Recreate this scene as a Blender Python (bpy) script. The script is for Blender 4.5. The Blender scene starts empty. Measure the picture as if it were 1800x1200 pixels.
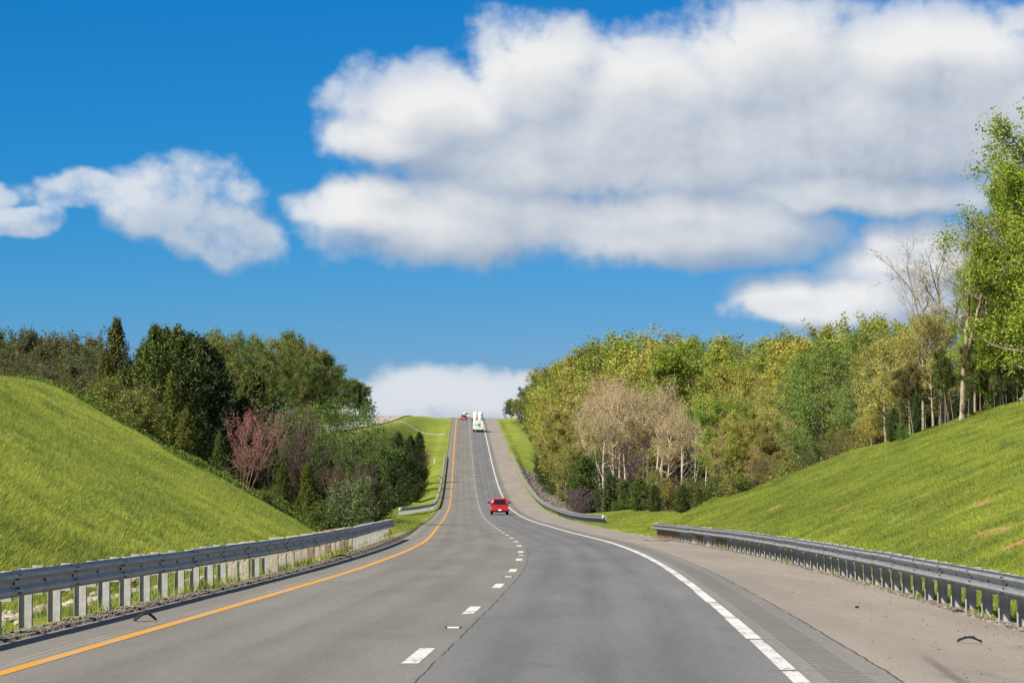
import bpy, bmesh, math, random
import numpy as np
from mathutils import Vector, Matrix, Euler

R = math.radians
scene = bpy.context.scene
COL = scene.collection

# ------------------------------------------------------------------ camera
F = 5000.0          # focal length in photo pixels (100 mm on a 36 mm wide frame)
CAMZ = 1.64         # eye height above the road
cam_d = bpy.data.cameras.new("camera")
cam_d.sensor_width = 36.0
cam_d.lens = 100.0
cam_d.clip_start = 0.5
cam_d.clip_end = 20000.0
cam = bpy.data.objects.new("camera", cam_d)
cam.location = (0, 0, CAMZ)
cam.rotation_euler = (R(90 + 1.661), 0, 0)
COL.objects.link(cam)
scene.camera = cam
scene.render.resolution_x, scene.render.resolution_y = 1024, 682

# ------------------------------------------------------------------ light
SUN_EL, SUN_ROT = R(46), R(233)     # sun on the left and somewhat behind
world = bpy.data.worlds.new("World")
scene.world = world
world.use_nodes = True
sun_d = bpy.data.lights.new("sun", 'SUN')
sun_d.energy = 5.0
sun_d.angle = R(0.5)
sun_d.color = (1.0, 0.93, 0.82)
sun = bpy.data.objects.new("sun", sun_d)
sv = Vector((math.sin(SUN_ROT) * math.cos(SUN_EL), math.cos(SUN_ROT) * math.cos(SUN_EL), math.sin(SUN_EL)))
sun.rotation_euler = sv.to_track_quat('Z', 'Y').to_euler()
sun.location = sv * 100
COL.objects.link(sun)
scene.view_settings.view_transform = 'Standard'
scene.view_settings.look = 'None'
EXPOSURE = 0.85
scene.view_settings.exposure = EXPOSURE
scene.view_settings.gamma = 1.0
scene.view_settings.use_curve_mapping = False
scene.cycles.use_denoising = True
scene.cycles.max_bounces = 6
scene.cycles.diffuse_bounces = 3
scene.cycles.glossy_bounces = 2
scene.cycles.transmission_bounces = 3


class NT:
    """small helper for building node trees"""
    def __init__(self, tree):
        self.t = tree
        self.n = tree.nodes
        self.l = tree.links

    def new(self, kind, **kw):
        nd = self.n.new(kind)
        for k, v in kw.items():
            setattr(nd, k, v)
        return nd

    def put(self, sock, v):
        if v is None:
            return
        if isinstance(v, bpy.types.NodeSocket):
            self.l.new(v, sock)
        else:
            if isinstance(v, (tuple, list)) and sock.type == 'RGBA' and len(v) == 3:
                v = (*v, 1.0)
            sock.default_value = v

    def math(self, op, a, b=None, c=None, clamp=False):
        nd = self.new('ShaderNodeMath', operation=op, use_clamp=clamp)
        self.put(nd.inputs[0], a)
        if b is not None:
            self.put(nd.inputs[1], b)
        if c is not None:
            self.put(nd.inputs[2], c)
        return nd.outputs[0]

    def vmath(self, op, a, b=None):
        nd = self.new('ShaderNodeVectorMath', operation=op)
        self.put(nd.inputs[0], a)
        if b is not None:
            self.put(nd.inputs[1], b)
        return nd.outputs[0]

    def ss(self, v, lo, hi, a=0.0, b=1.0, interp='SMOOTHSTEP'):
        nd = self.new('ShaderNodeMapRange', interpolation_type=interp)
        nd.clamp = True
        self.put(nd.inputs[0], v)
        for i, x in enumerate((lo, hi, a, b)):
            self.put(nd.inputs[1 + i], x)
        return nd.outputs[0]

    def mix(self, f, a, b, blend='MIX'):
        nd = self.new('ShaderNodeMix', data_type='RGBA', blend_type=blend)
        self.put(nd.inputs[0], f)
        self.put(nd.inputs[6], a)
        self.put(nd.inputs[7], b)
        return nd.outputs[2]

    def noise(self, vec, scale, detail=4.0, rough=0.5, dims='3D', dist=0.0):
        nd = self.new('ShaderNodeTexNoise', noise_dimensions=dims)
        if vec is not None:
            self.put(nd.inputs['Vector'], vec)
        nd.inputs['Scale'].default_value = scale
        nd.inputs['Detail'].default_value = detail
        nd.inputs['Roughness'].default_value = rough
        nd.inputs['Distortion'].default_value = dist
        return nd.outputs[0]

    def comb(self, x, y, z=0.0):
        nd = self.new('ShaderNodeCombineXYZ')
        for i, v in enumerate((x, y, z)):
            self.put(nd.inputs[i], v)
        return nd.outputs[0]

    def sep(self, v):
        nd = self.new('ShaderNodeSeparateXYZ')
        self.put(nd.inputs[0], v)
        return nd.outputs


# ------------------------------------------------------------------ sky
# Cloud banks lie by compass bearing (U) and height above the horizon (V), unit = 0.2 rad
CLOUDS = [  # bearing, height, half width, half height up, half height down, (thinness)
    (.050, .590, .15, .135, .12), (-.130, .540, .20, .115, .08), (.230, .570, .24, .13, .14),
    (.460, .640, .19, .13, .16), (.740, .630, .26, .11, .16), (.600, .490, .46, .17, .12),
    (.200, .455, .52, .17, .09), (-.190, .490, .16, .07, .06), (-.240, .372, .155, .07, .065),
    (-.050, .355, .34, .10, .085), (.250, .345, .38, .09, .075), (.85, .50, .28, .16, .12), (.62, .395, .34, .06, .04),
    (-.575, .385, .155, .09, .08, .42), (-.490, .325, .095, .065, .065, .40), (-.750, .400, .11, .04, .036, .30),
    (-.845, .352, .085, .03, .025, .28), (-.95, .395, .09, .03, .03, .22),
    (.500, .210, .13, .06, .045), (.700, .285, .15, .09, .06), (.640, .205, .24, .07, .05),
    (-.120, .045, .19, .055, .07, .6), (-.230, .035, .11, .04, .06, .5), (-.010, .050, .10, .04, .07, .55),
]
w = NT(world.node_tree)
w.n.clear()


def cloud_group():
    g = bpy.data.node_groups.new("cloud_density", 'ShaderNodeTree')
    g.interface.new_socket("P", in_out='INPUT', socket_type='NodeSocketVector')
    g.interface.new_socket("Soft", in_out='INPUT', socket_type='NodeSocketFloat')
    g.interface.new_socket("D", in_out='OUTPUT', socket_type='NodeSocketFloat')
    g.interface.new_socket("Thick", in_out='OUTPUT', socket_type='NodeSocketFloat')
    t = NT(g)
    gi = t.new('NodeGroupInput')
    go = t.new('NodeGroupOutput')
    P = gi.outputs[0]
    # billow warp
    wn = t.new('ShaderNodeTexNoise', noise_dimensions='2D')
    t.put(wn.inputs['Vector'], P)
    wn.inputs['Scale'].default_value = 7.0
    wn.inputs['Detail'].default_value = 3.0
    warp = t.vmath('MULTIPLY', t.vmath('SUBTRACT', wn.outputs['Color'], (.5, .5, .5)), (.10, .06, 0))
    Q = t.vmath('ADD', P, warp)
    x, y, _ = t.sep(Q)
    tot = None
    for (u, v, a, bu, bd, *cap) in CLOUDS:
        dx = t.math('DIVIDE', t.math('SUBTRACT', x, u), a)
        dy = t.math('SUBTRACT', y, v)
        dn = t.math('MAXIMUM', t.math('DIVIDE', dy, bu), t.math('DIVIDE', dy, -bd))
        e = t.math('SUBTRACT', 1.0, t.math('MULTIPLY_ADD', dx, dx, t.math('MULTIPLY', dn, dn)))
        if cap:                        # thin bank
            e = t.math('SMOOTH_MIN', e, cap[0], .25)
        tot = e if tot is None else t.math('SMOOTH_MAX', tot, e, .25)
    # the same kind of sky outside the picture
    lx, ly, _ = t.sep(P)
    out = t.math('MAXIMUM', t.ss(t.math('ABSOLUTE', lx), 1.0, 1.35), t.ss(ly, .80, 1.05))
    far = t.noise(t.vmath('MULTIPLY', P, (.8, 1.5, 1)), 1.3, 2.0, .5, '2D')
    far = t.math('MULTIPLY_ADD', far, 9.0, -5.2)
    far = t.math('MINIMUM', far, 1.0)
    lohi = t.new('ShaderNodeMix', data_type='FLOAT')
    t.put(lohi.inputs[0], out)
    t.put(lohi.inputs[2], tot)
    t.put(lohi.inputs[3], far)
    tot = t.math('MAXIMUM', lohi.outputs[0], -1.5)
    tot = t.math('MINIMUM', tot, .9)
    t.l.new(tot, go.inputs[1])
    fb = t.noise(t.vmath('MULTIPLY', P, (.8, 1.25, 1)), 4.6, 10.0, .56, '2D')
    fb = t.math('MULTIPLY', t.math('SUBTRACT', fb, .5), t.math('MULTIPLY_ADD', gi.outputs[1], -1.0, 1.55))
    bl = t.noise(P, 13.0, 4.0, .5, '2D')
    bl = t.math('ABSOLUTE', t.math('MULTIPLY_ADD', bl, 2.0, -1.0))
    bl = t.math('MULTIPLY', t.math('SUBTRACT', bl, .18), t.math('MULTIPLY_ADD', gi.outputs[1], -.40, .52))
    t.l.new(t.math('ADD', t.math('MULTIPLY_ADD', tot, .85, bl), fb), go.inputs[0])
    return g


cg = cloud_group()
tc = w.new('ShaderNodeTexCoord')
sx, sy, sz = w.sep(tc.outputs['Generated'])
az = w.math('MULTIPLY', w.math('ARCTAN2', sx, sy), 5.0)
el = w.math('MULTIPLY', w.math('ARCSINE', sz), 5.0)
P0 = w.comb(az, el)


def dens(off, soft=0.0):
    nd = w.new('ShaderNodeGroup')
    nd.node_tree = cg
    w.put(nd.inputs[0], P0 if off is None else w.vmath('ADD', P0, off))
    nd.inputs[1].default_value = soft
    return nd.outputs[0]


D0 = dens(None)
THICK = D0.node.outputs[1]
D1 = dens((-.030, .042, 0), .8)
D0s = dens(None, .8)
D2 = dens((-.030, .085, 0), 1.0)
alpha = w.ss(D0, -.20, .46)
lit = w.math('ADD', w.math('MULTIPLY', w.math('SUBTRACT', D0s, D1), .62),
             w.math('MULTIPLY', w.math('SUBTRACT', .60, D2), .68))
lit = w.math('MULTIPLY', w.math('ADD', lit, .585), w.ss(THICK, .10, .88, .56, 1.0))
lit = w.math('MULTIPLY_ADD', lit, .80, .10)
thin = w.ss(D0, 0.0, 1.1)
ramp = w.new('ShaderNodeValToRGB')
w.put(ramp.inputs[0], lit)
cr = ramp.color_ramp
cr.elements[0].position, cr.elements[0].color = 0.10, (.36, .44, .57, 1)
cr.elements[1].position, cr.elements[1].color = 1.0, (.98, .975, .965, 1)
for pos_, col_ in ((.34, (.48, .55, .66)), (.55, (.66, .71, .78)), (.78, (.85, .865, .885))):
    e = cr.elements.new(pos_); e.color = (*col_, 1)
sky = w.new('ShaderNodeTexSky', sky_type='NISHITA')
sky.sun_disc = False
sky.sun_elevation = SUN_EL
sky.sun_rotation = SUN_ROT
sky.altitude = 1500
sky.air_density = 1.0
sky.dust_density = 0.3
sky.ozone_density = 3.0
SKY_STR = 0.10
EXG = 2 ** EXPOSURE                   # the camera's exposure, so that the sky keeps its deep blue
sr, sg, sb = w.sep(w.vmath('MULTIPLY', sky.outputs[0], (SKY_STR,) * 3))
def grade(v, g, a):
    return w.math('MULTIPLY', w.math('POWER', v, g), a / EXG / SKY_STR)
skyc = w.comb(grade(sr, 2.8, .54), grade(sg, .97, .505), grade(sb, .93, .90))
cloudc = w.vmath('MULTIPLY', ramp.outputs[0], (.90 / EXG / SKY_STR,) * 3)
allc = w.mix(w.math('MULTIPLY', alpha, w.math('MULTIPLY', w.ss(THICK, .0, .88, .60, .98), w.ss(el, .0, .30, .80, 1.0))), skyc, cloudc)
bg = w.new('ShaderNodeBackground')
w.put(bg.inputs[0], allc)
bg.inputs[1].default_value = SKY_STR
wo = w.new('ShaderNodeOutputWorld')
w.l.new(bg.outputs[0], wo.inputs[0])


# ------------------------------------------------------------------ small helpers
def tag(o, label=None, cat=None, group=None, kind=None):
    if label: o["label"] = label
    if cat: o["category"] = cat
    if group: o["group"] = group
    if kind: o["kind"] = kind
    return o


def link(o, parent=None):
    COL.objects.link(o)
    if parent is not None:
        o.parent = parent
    return o


def empty(name, loc=(0, 0, 0), rz=0.0):
    o = bpy.data.objects.new(name, None)
    o.empty_display_size = .3
    o.location = loc
    o.rotation_euler = (0, 0, rz)
    return link(o)


def np_mesh(name, verts, faces, smooth=False, mat=None):
    """faces: (n,k) int array, all with k corners, or a list of such arrays"""
    me = bpy.data.meshes.new(name)
    if not isinstance(faces, list):
        faces = [faces]
    faces = [np.asarray(f, dtype=np.int32) for f in faces if len(f)]
    verts = np.asarray(verts, dtype=np.float32)
    me.vertices.add(len(verts))
    me.vertices.foreach_set("co", verts.ravel())
    loops = np.concatenate([f.ravel() for f in faces])
    tot = np.concatenate([np.full(len(f), f.shape[1], dtype=np.int32) for f in faces])
    start = np.concatenate([[0], np.cumsum(tot)[:-1]]).astype(np.int32)
    me.loops.add(len(loops))
    me.loops.foreach_set("vertex_index", loops)
    me.polygons.add(len(tot))
    me.polygons.foreach_set("loop_start", start)
    me.polygons.foreach_set("loop_total", tot)
    me.polygons.foreach_set("use_smooth", np.full(len(tot), bool(smooth)))
    me.update(calc_edges=True)
    me.validate()
    if mat is not None:
        me.materials.append(mat)
    return me


def obj(name, me, parent=None, loc=None):
    o = bpy.data.objects.new(name, me)
    if loc is not None:
        o.location = loc
    return link(o, parent)


class MB:
    """collects boxes, prisms and tubes into one mesh"""
    def __init__(self):
        self.v, self.f = [], []

    def poly(self, vs, fs):
        b = len(self.v)
        self.v += [tuple(p) for p in vs]
        self.f += [tuple(i + b for i in f) for f in fs]
        return self

    def box(self, x0, x1, y0, y1, z0, z1, tx=0.0, ty=0.0):
        """tx, ty: how far the top is drawn in on each side"""
        vs = [(x0, y0, z0), (x1, y0, z0), (x1, y1, z0), (x0, y1, z0),
              (x0 + tx, y0 + ty, z1), (x1 - tx, y0 + ty, z1), (x1 - tx, y1 - ty, z1), (x0 + tx, y1 - ty, z1)]
        return self.poly(vs, [(0, 3, 2, 1), (4, 5, 6, 7), (0, 1, 5, 4), (1, 2, 6, 5), (2, 3, 7, 6), (3, 0, 4, 7)])

    def cyl(self, c, axis, r, h, n=12, r2=None, cap=True):
        r2 = r if r2 is None else r2
        ax = {'X': (0, 1, 2), 'Y': (1, 2, 0), 'Z': (2, 0, 1)}[axis]
        vs = []
        for k, rr in ((-.5, r), (.5, r2)):
            for i in range(n):
                a = 2 * math.pi * i / n
                p = [0, 0, 0]
                p[ax[0]] = c[ax[0]] + k * h
                p[ax[1]] = c[ax[1]] + rr * math.cos(a)
                p[ax[2]] = c[ax[2]] + rr * math.sin(a)
                vs.append(p)
        fs = [(i, (i + 1) % n, n + (i + 1) % n, n + i) for i in range(n)]
        if cap:
            fs += [tuple(range(n))[::-1], tuple(range(n, 2 * n))]
        return self.poly(vs, fs)

    def loft(self, rings, close=True, caps=True):
        n = len(rings[0])
        vs = [p for r in rings for p in r]
        fs = []
        for k in range(len(rings) - 1):
            for i in range(n if close else n - 1):
                j = (i + 1) % n
                fs.append((k * n + i, k * n + j, (k + 1) * n + j, (k + 1) * n + i))
        if caps:
            fs += [tuple(range(n))[::-1], tuple(range((len(rings) - 1) * n, len(rings) * n))]
        return self.poly(vs, fs)

    def mesh(self, name, mat=None, smooth=False, bevel=0.0):
        me = bpy.data.meshes.new(name)
        me.from_pydata(self.v, [], self.f)
        bm = bmesh.new()
        bm.from_mesh(me)
        bmesh.ops.recalc_face_normals(bm, faces=bm.faces)
        if bevel:
            es = [e for e in bm.edges if len(e.link_faces) == 2 and e.calc_face_angle(0) > .5]
            bmesh.ops.bevel(bm, geom=es, offset=bevel, segments=2, affect='EDGES', profile=.6, clamp_overlap=True)
        bm.to_mesh(me)
        bm.free()
        me.polygons.foreach_set("use_smooth", np.full(len(me.polygons), bool(smooth)))
        if mat is not None:
            me.materials.append(mat)
        return me

    def build(self, name, mat, parent=None, smooth=False, bevel=0.0, loc=None):
        return obj(name, self.mesh(name, mat, smooth, bevel), parent, loc)


def smoothstep(x, a, b):
    t = np.clip((np.asarray(x, dtype=float) - a) / (b - a), 0, 1)
    return t * t * (3 - 2 * t)


def pchip(xs, ys):
    xs, ys = np.array(xs, float), np.array(ys, float)
    h = np.diff(xs); d = np.diff(ys) / h
    m = np.zeros(len(xs))
    m[0], m[-1] = d[0], d[-1]
    m[1:-1] = (d[:-1] * h[1:] + d[1:] * h[:-1]) / (h[1:] + h[:-1])

    def f(x):
        x = np.asarray(x, float)
        i = np.clip(np.searchsorted(xs, x) - 1, 0, len(h) - 1)
        t = (x - xs[i]) / h[i]
        lo, hi = x < xs[0], x > xs[-1]
        t2, t3 = t * t, t * t * t
        r = (2*t3 - 3*t2 + 1)*ys[i] + (t3 - 2*t2 + t)*h[i]*m[i] + (-2*t3 + 3*t2)*ys[i+1] + (t3 - t2)*h[i]*m[i+1]
        r = np.where(lo, ys[0] + (x - xs[0]) * m[0], r)
        return np.where(hi, ys[-1] + (x - xs[-1]) * m[-1], r)
    return f


# value noise for terrain and placement
_rs = np.random.RandomState(5)
_tab = _rs.rand(256, 256)


def vnoise(x, y):
    x = np.asarray(x, float); y = np.asarray(y, float)
    xi = np.floor(x).astype(int); yi = np.floor(y).astype(int)
    fx = x - xi; fy = y - yi
    fx = fx*fx*(3-2*fx); fy = fy*fy*(3-2*fy)
    g = lambda a, b: _tab[a % 256, b % 256]
    return (g(xi, yi)*(1-fx)*(1-fy) + g(xi+1, yi)*fx*(1-fy) + g(xi, yi+1)*(1-fx)*fy + g(xi+1, yi+1)*fx*fy) - .5


# ------------------------------------------------------------------ lie of the land (z relative to the eye, + CAMZ for world)
road_z = pchip([-60, 0, 30, 66, 103, 151, 200, 250, 310, 350, 389, 450, 516, 628, 740, 800, 835, 880, 950, 1100, 1400],
               [0.0, -1.64, -2.41, -3.39, -4.40, -5.76, -7.06, -8.35, -9.6, -10.2, -10.4, -9.8, -8.2, -4.5, -.95, 1.0, 1.75, 1.9, 0, -7, -25])
road_c = pchip([-60, 0, 30, 42, 54, 66, 78, 91, 103, 115, 127, 140, 152, 164, 200, 389, 516, 628, 740, 900, 1400],
               [-4.3, -2.0, -.95, -.585, -.26, .02, .19, .28, .257, .155, -.025, -.25, -.485, -.72, -1.41, -4.71, -7.03, -9.02, -10.95, -13.8, -22.7])
# oncoming carriageway, far left: its centre and height
onc_x = pchip([300, 450, 600, 800, 1000, 1400], [-39, -37, -35.5, -35.5, -37, -44])
onc_z = pchip([300, 450, 600, 700, 800, 850, 1000, 1400], [-4, -2.0, -.3, .75, 2.35, 2.55, -1, -22])

UL = np.array([-120., -70, -48, -32, -22, -14, -8, -5.6])
YL = np.array([0., 150, 220, 300, 400, 500, 600, 700, 800, 845, 950, 1400])
TL = np.array([
    [-3, -3, -3, -3, -3, -3, -2.3, -1.7],
    [0, 0, -2, -4.5, -6, -6.6, -6.4, -5.75],
    [0, 0, -2, -5, -7.2, -7.8, -7.6, -7.5],
    [1, 0, -2, -5, -8.3, -9.4, -9.2, -9.3],
    [2, 1, -1, -4, -8, -10.5, -11, -10.5],
    [3, 2, 0, -1.5, -5, -8, -9.2, -8.75],
    [4, 3, 1, -.3, -2.5, -5, -5.9, -5.5],
    [4, 3, 2, .5, -.6, -2, -2.6, -2.3],
    [4, 3.5, 3, 2.2, 1.9, 1.2, .8, .9],
    [4, 4, 3.4, 2.6, 2.6, 2.0, 1.7, 1.75],
    [3, 2, 1, .2, 0, -.3, -.3, -.1],
    [-20, -22, -24, -25, -25, -25, -25, -25]])
UR = np.array([8.3, 10, 14, 20, 30, 45, 70, 120])
YR = np.array([0., 150, 220, 270, 330, 400, 480, 540, 590, 650, 740, 830, 950, 1400])
TR = np.array([
    [-2, -2.2, -2.2, -2.2, -2.2, -2.2, -2.2, -2.2],
    [-6.05, -6.3, -6.2, -6, -5.4, -4, -2, 0],
    [-7.8, -7.7, -7.2, -6.8, -6, -4, -2, 0],
    [-9.0, -8.7, -8.2, -8.0, -7, -4.5, -2, 0],
    [-10.3, -11, -11.6, -11, -8, -4, 0, 2],
    [-10.7, -11.6, -12.3, -12, -8, -3, 1, 3],
    [-9.4, -10.8, -12, -12, -8, -2, 3, 5],
    [-7.7, -9.3, -10.8, -10.5, -6, 0, 4, 6],
    [-5.9, -6.8, -7.2, -6.5, -2, 2, 5, 6],
    [-4.0, -4.2, -3.6, -2, 1.5, 3, 4, 5],
    [-1.4, -1.5, -.9, .5, 1.5, 3, 4, 4],
    [1.5, 1.5, 1.8, 2, 3, 3, 4, 4],
    [-.3, -.4, -.2, 0, 1, 2, 2, 2],
    [-25, -25, -25, -24, -24, -23, -23, -22]])


def bil(U, Yv, T, u, y):
    u = np.clip(u, U[0], U[-1]); y = np.clip(y, Yv[0], Yv[-1])
    i = np.clip(np.searchsorted(U, u) - 1, 0, len(U) - 2)
    j = np.clip(np.searchsorted(Yv, y) - 1, 0, len(Yv) - 2)
    a = (u - U[i]) / (U[i+1] - U[i]); b = (y - Yv[j]) / (Yv[j+1] - Yv[j])
    b = b*b*(3-2*b)*.6 + b*.4
    return T[j, i]*(1-a)*(1-b) + T[j, i+1]*a*(1-b) + T[j+1, i]*(1-a)*b + T[j+1, i+1]*a*b


def smax(a, b, k):
    h = np.clip(.5 + .5*(a-b)/k, 0, 1)
    return b*(1-h) + a*h + k*h*(1-h)


LEDGE, REDGE = -4.85, 7.75        # pavement edges


_kel = pchip([-40, -30, -22.5, -17, -13, -10, -8], [150, 149, 147, 144, 149, 151, 151])


def knoll_end_left(X):
    return _kel(np.clip(X, -40, -8))


def knoll_end_right(X):
    return 188 - np.clip(X - 22, 0, 20) * 2.2


def ground(X, Y):
    """height of the land relative to the eye"""
    X = np.asarray(X, float); Y = np.asarray(Y, float)
    X, Y = np.broadcast_arrays(X, Y)
    u = X - road_c(Y)
    r = road_z(Y)
    left = bil(UL, YL, TL, u, Y)
    ditch = r - .55 - .25 * smoothstep(Y, 60, 130)
    kn = ditch + np.maximum(-7.9 - u, 0) / 1.78 + .6 * vnoise(X * .12 + 7, Y * .06) + .22 * vnoise(X * .45, Y * .25)
    top = 2.0 + np.clip(-22 - X, 0, 60) * .02
    kn = -smax(-kn, -top, .9)
    kn = kn - np.maximum(Y - knoll_end_left(X), 0) * (.75 - .60 * smoothstep(X, -11, -20))
    kn = kn - smoothstep(Y, 175, 265) * 14
    left = smax(left, kn, .5)
    onx, onz = onc_x(Y), onc_z(Y)
    k = smoothstep(np.abs(X - onx), 14, 7) * smoothstep(Y, 330, 420)
    left = left * (1 - k) + (onz - .22) * k
    right = bil(UR, YR, TR, u, Y)
    base = r - .45
    kr = base + np.maximum(u - 9.6, 0) / 2.55 + .6 * vnoise(X * .11 + 31, Y * .05 + 9) + .20 * vnoise(X * .45 + 50, Y * .25)
    topr = 1.5
    kr = -smax(-kr, -topr, 1.2)
    kr = kr - np.maximum(Y - knoll_end_right(X), 0) * (.6 - .54 * smoothstep(X, 17, 25))
    kr = kr - smoothstep(Y, 215, 330) * 14
    right = smax(right, kr, .6)
    z = np.where(u < 0, left, right)
    # blend to the edge of the pavement
    zl = r + .02 + .10 * smoothstep(Y, 60, 120) * smoothstep(Y, 220, 150) - np.clip(LEDGE - .25 - u, 0, 9) * .06
    kl = smoothstep(u, -7.6, -5.5)
    zr = r - .22 - np.clip(u - 8.3, 0, 5) * .08
    kr2 = smoothstep(u, 9.8, 8.4)
    z = np.where(u < 0, z * (1 - kl) + zl * kl, z * (1 - kr2) + zr * kr2)
    onroad = (u > LEDGE + .02) & (u < REDGE - .02)
    z = np.where(onroad, r - .45, z)
    return z


def gz(x, y):
    return float(ground(x, y)) + CAMZ


# ------------------------------------------------------------------ materials
def new_mat(name):
    m = bpy.data.materials.new(name)
    m.use_nodes = True
    t = NT(m.node_tree)
    t.n.clear()
    out = t.new('ShaderNodeOutputMaterial')
    return m, t, out


def principled(t, out, col, rough=.6, metal=0.0, spec=.5, normal=None):
    p = t.new('ShaderNodeBsdfPrincipled')
    t.put(p.inputs['Base Color'], col)
    t.put(p.inputs['Roughness'], rough)
    t.put(p.inputs['Metallic'], metal)
    t.put(p.inputs['Specular IOR Level'], spec)
    if normal is not None:
        t.put(p.inputs['Normal'], normal)
    t.l.new(p.outputs[0], out.inputs[0])
    return p


def bump(t, h, strength=.3, dist=.02):
    b = t.new('ShaderNodeBump')
    b.inputs['Strength'].default_value = strength
    b.inputs['Distance'].default_value = dist
    t.put(b.inputs['Height'], h)
    return b.outputs[0]


def flat_mat(name, col, rough=.5, metal=0.0, spec=.5, vary=.12, scale=6.0):
    m, t, out = new_mat(name)
    pos = t.new('ShaderNodeTexCoord').outputs['Object']
    n = t.noise(pos, scale, 5, .6)
    c = t.mix(t.ss(n, .3, .7), tuple(x * (1 - vary) for x in col), tuple(min(1, x * (1 + vary)) for x in col))
    principled(t, out, c, rough, metal, spec)
    return m


def grass_color(t, pos, zone=None):
    """mown spring grass; colour drifts over the slope in broad patches, fine clumps and dry tips"""
    big = t.noise(t.vmath('MULTIPLY', pos, (1, .45, 1)), .11, 4, .55)
    mid = t.noise(t.vmath('MULTIPLY', pos, (1, .6, 1)), .55, 4, .6)
    fine = t.noise(pos, 5.0, 3, .6)
    c = t.mix(t.ss(big, .40, .60), GRASS_A, GRASS_B)
    c = t.mix(t.ss(mid, .46, .64, 0, .85), c, GRASS_C)
    pat = t.noise(t.vmath('MULTIPLY', pos, (1, .7, 1)), .27, 5, .65)
    c = t.mix(t.ss(pat, .55, .66, 0, .55), c, (.10, .17, .022))
    c = t.mix(t.ss(pat, .44, .34, 0, .5), c, (.33, .34, .06))
    c = t.mix(t.ss(fine, .35, .8, 0, .55), c, GRASS_D)
    return c, mid, fine


GRASS_A = (0.215, 0.278, 0.035)
GRASS_B = (0.307, 0.365, 0.046)
GRASS_C = (0.133, 0.209, 0.030)
GRASS_D = (0.394, 0.400, 0.087)

# land: grass, bare soil, woodland floor, rubble - by the zone painted on the sheet
M_land, t, out = new_mat("land")
pos = t.new('ShaderNodeNewGeometry').outputs['Position']
za = t.new('ShaderNodeAttribute', attribute_name="zone")
zr_, zg_, zb_ = t.sep(za.outputs['Vector'])
gc, mid, fine = grass_color(t, pos)
soil_n = t.noise(t.vmath('MULTIPLY', pos, (1, .5, 1)), .9, 5, .65)
soil_c = t.mix(t.ss(fine, .3, .7), (.25, .14, .055), (.40, .26, .12))
gc = t.mix(1.0, gc, (.66, .66, .66), 'MULTIPLY')
so = t.new('ShaderNodeAttribute', attribute_name="soil").outputs['Fac']
c = t.mix(t.ss(t.math('ADD', so, t.math('MULTIPLY', t.math('SUBTRACT', soil_n, .5), 1.2)), .35, .65), gc, soil_c)
litter = t.mix(t.ss(mid, .35, .65), (.035, .030, .015), (.075, .058, .028))
c = t.mix(zr_, c, litter)
stone_n = t.noise(pos, 2.2, 6, .7)
stone = t.mix(t.ss(stone_n, .35, .65), (.16, .125, .085), (.36, .31, .24))
c = t.mix(zg_, c, stone)
weed = t.mix(t.ss(fine, .3, .7), (.06, .11, .018), (.10, .15, .018))
c = t.mix(zb_, c, weed)
nb = bump(t, t.math('ADD', fine, t.noise(pos, 18, 3, .7)), .7, .12)
principled(t, out, c, .95, 0, .08, nb)


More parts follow.
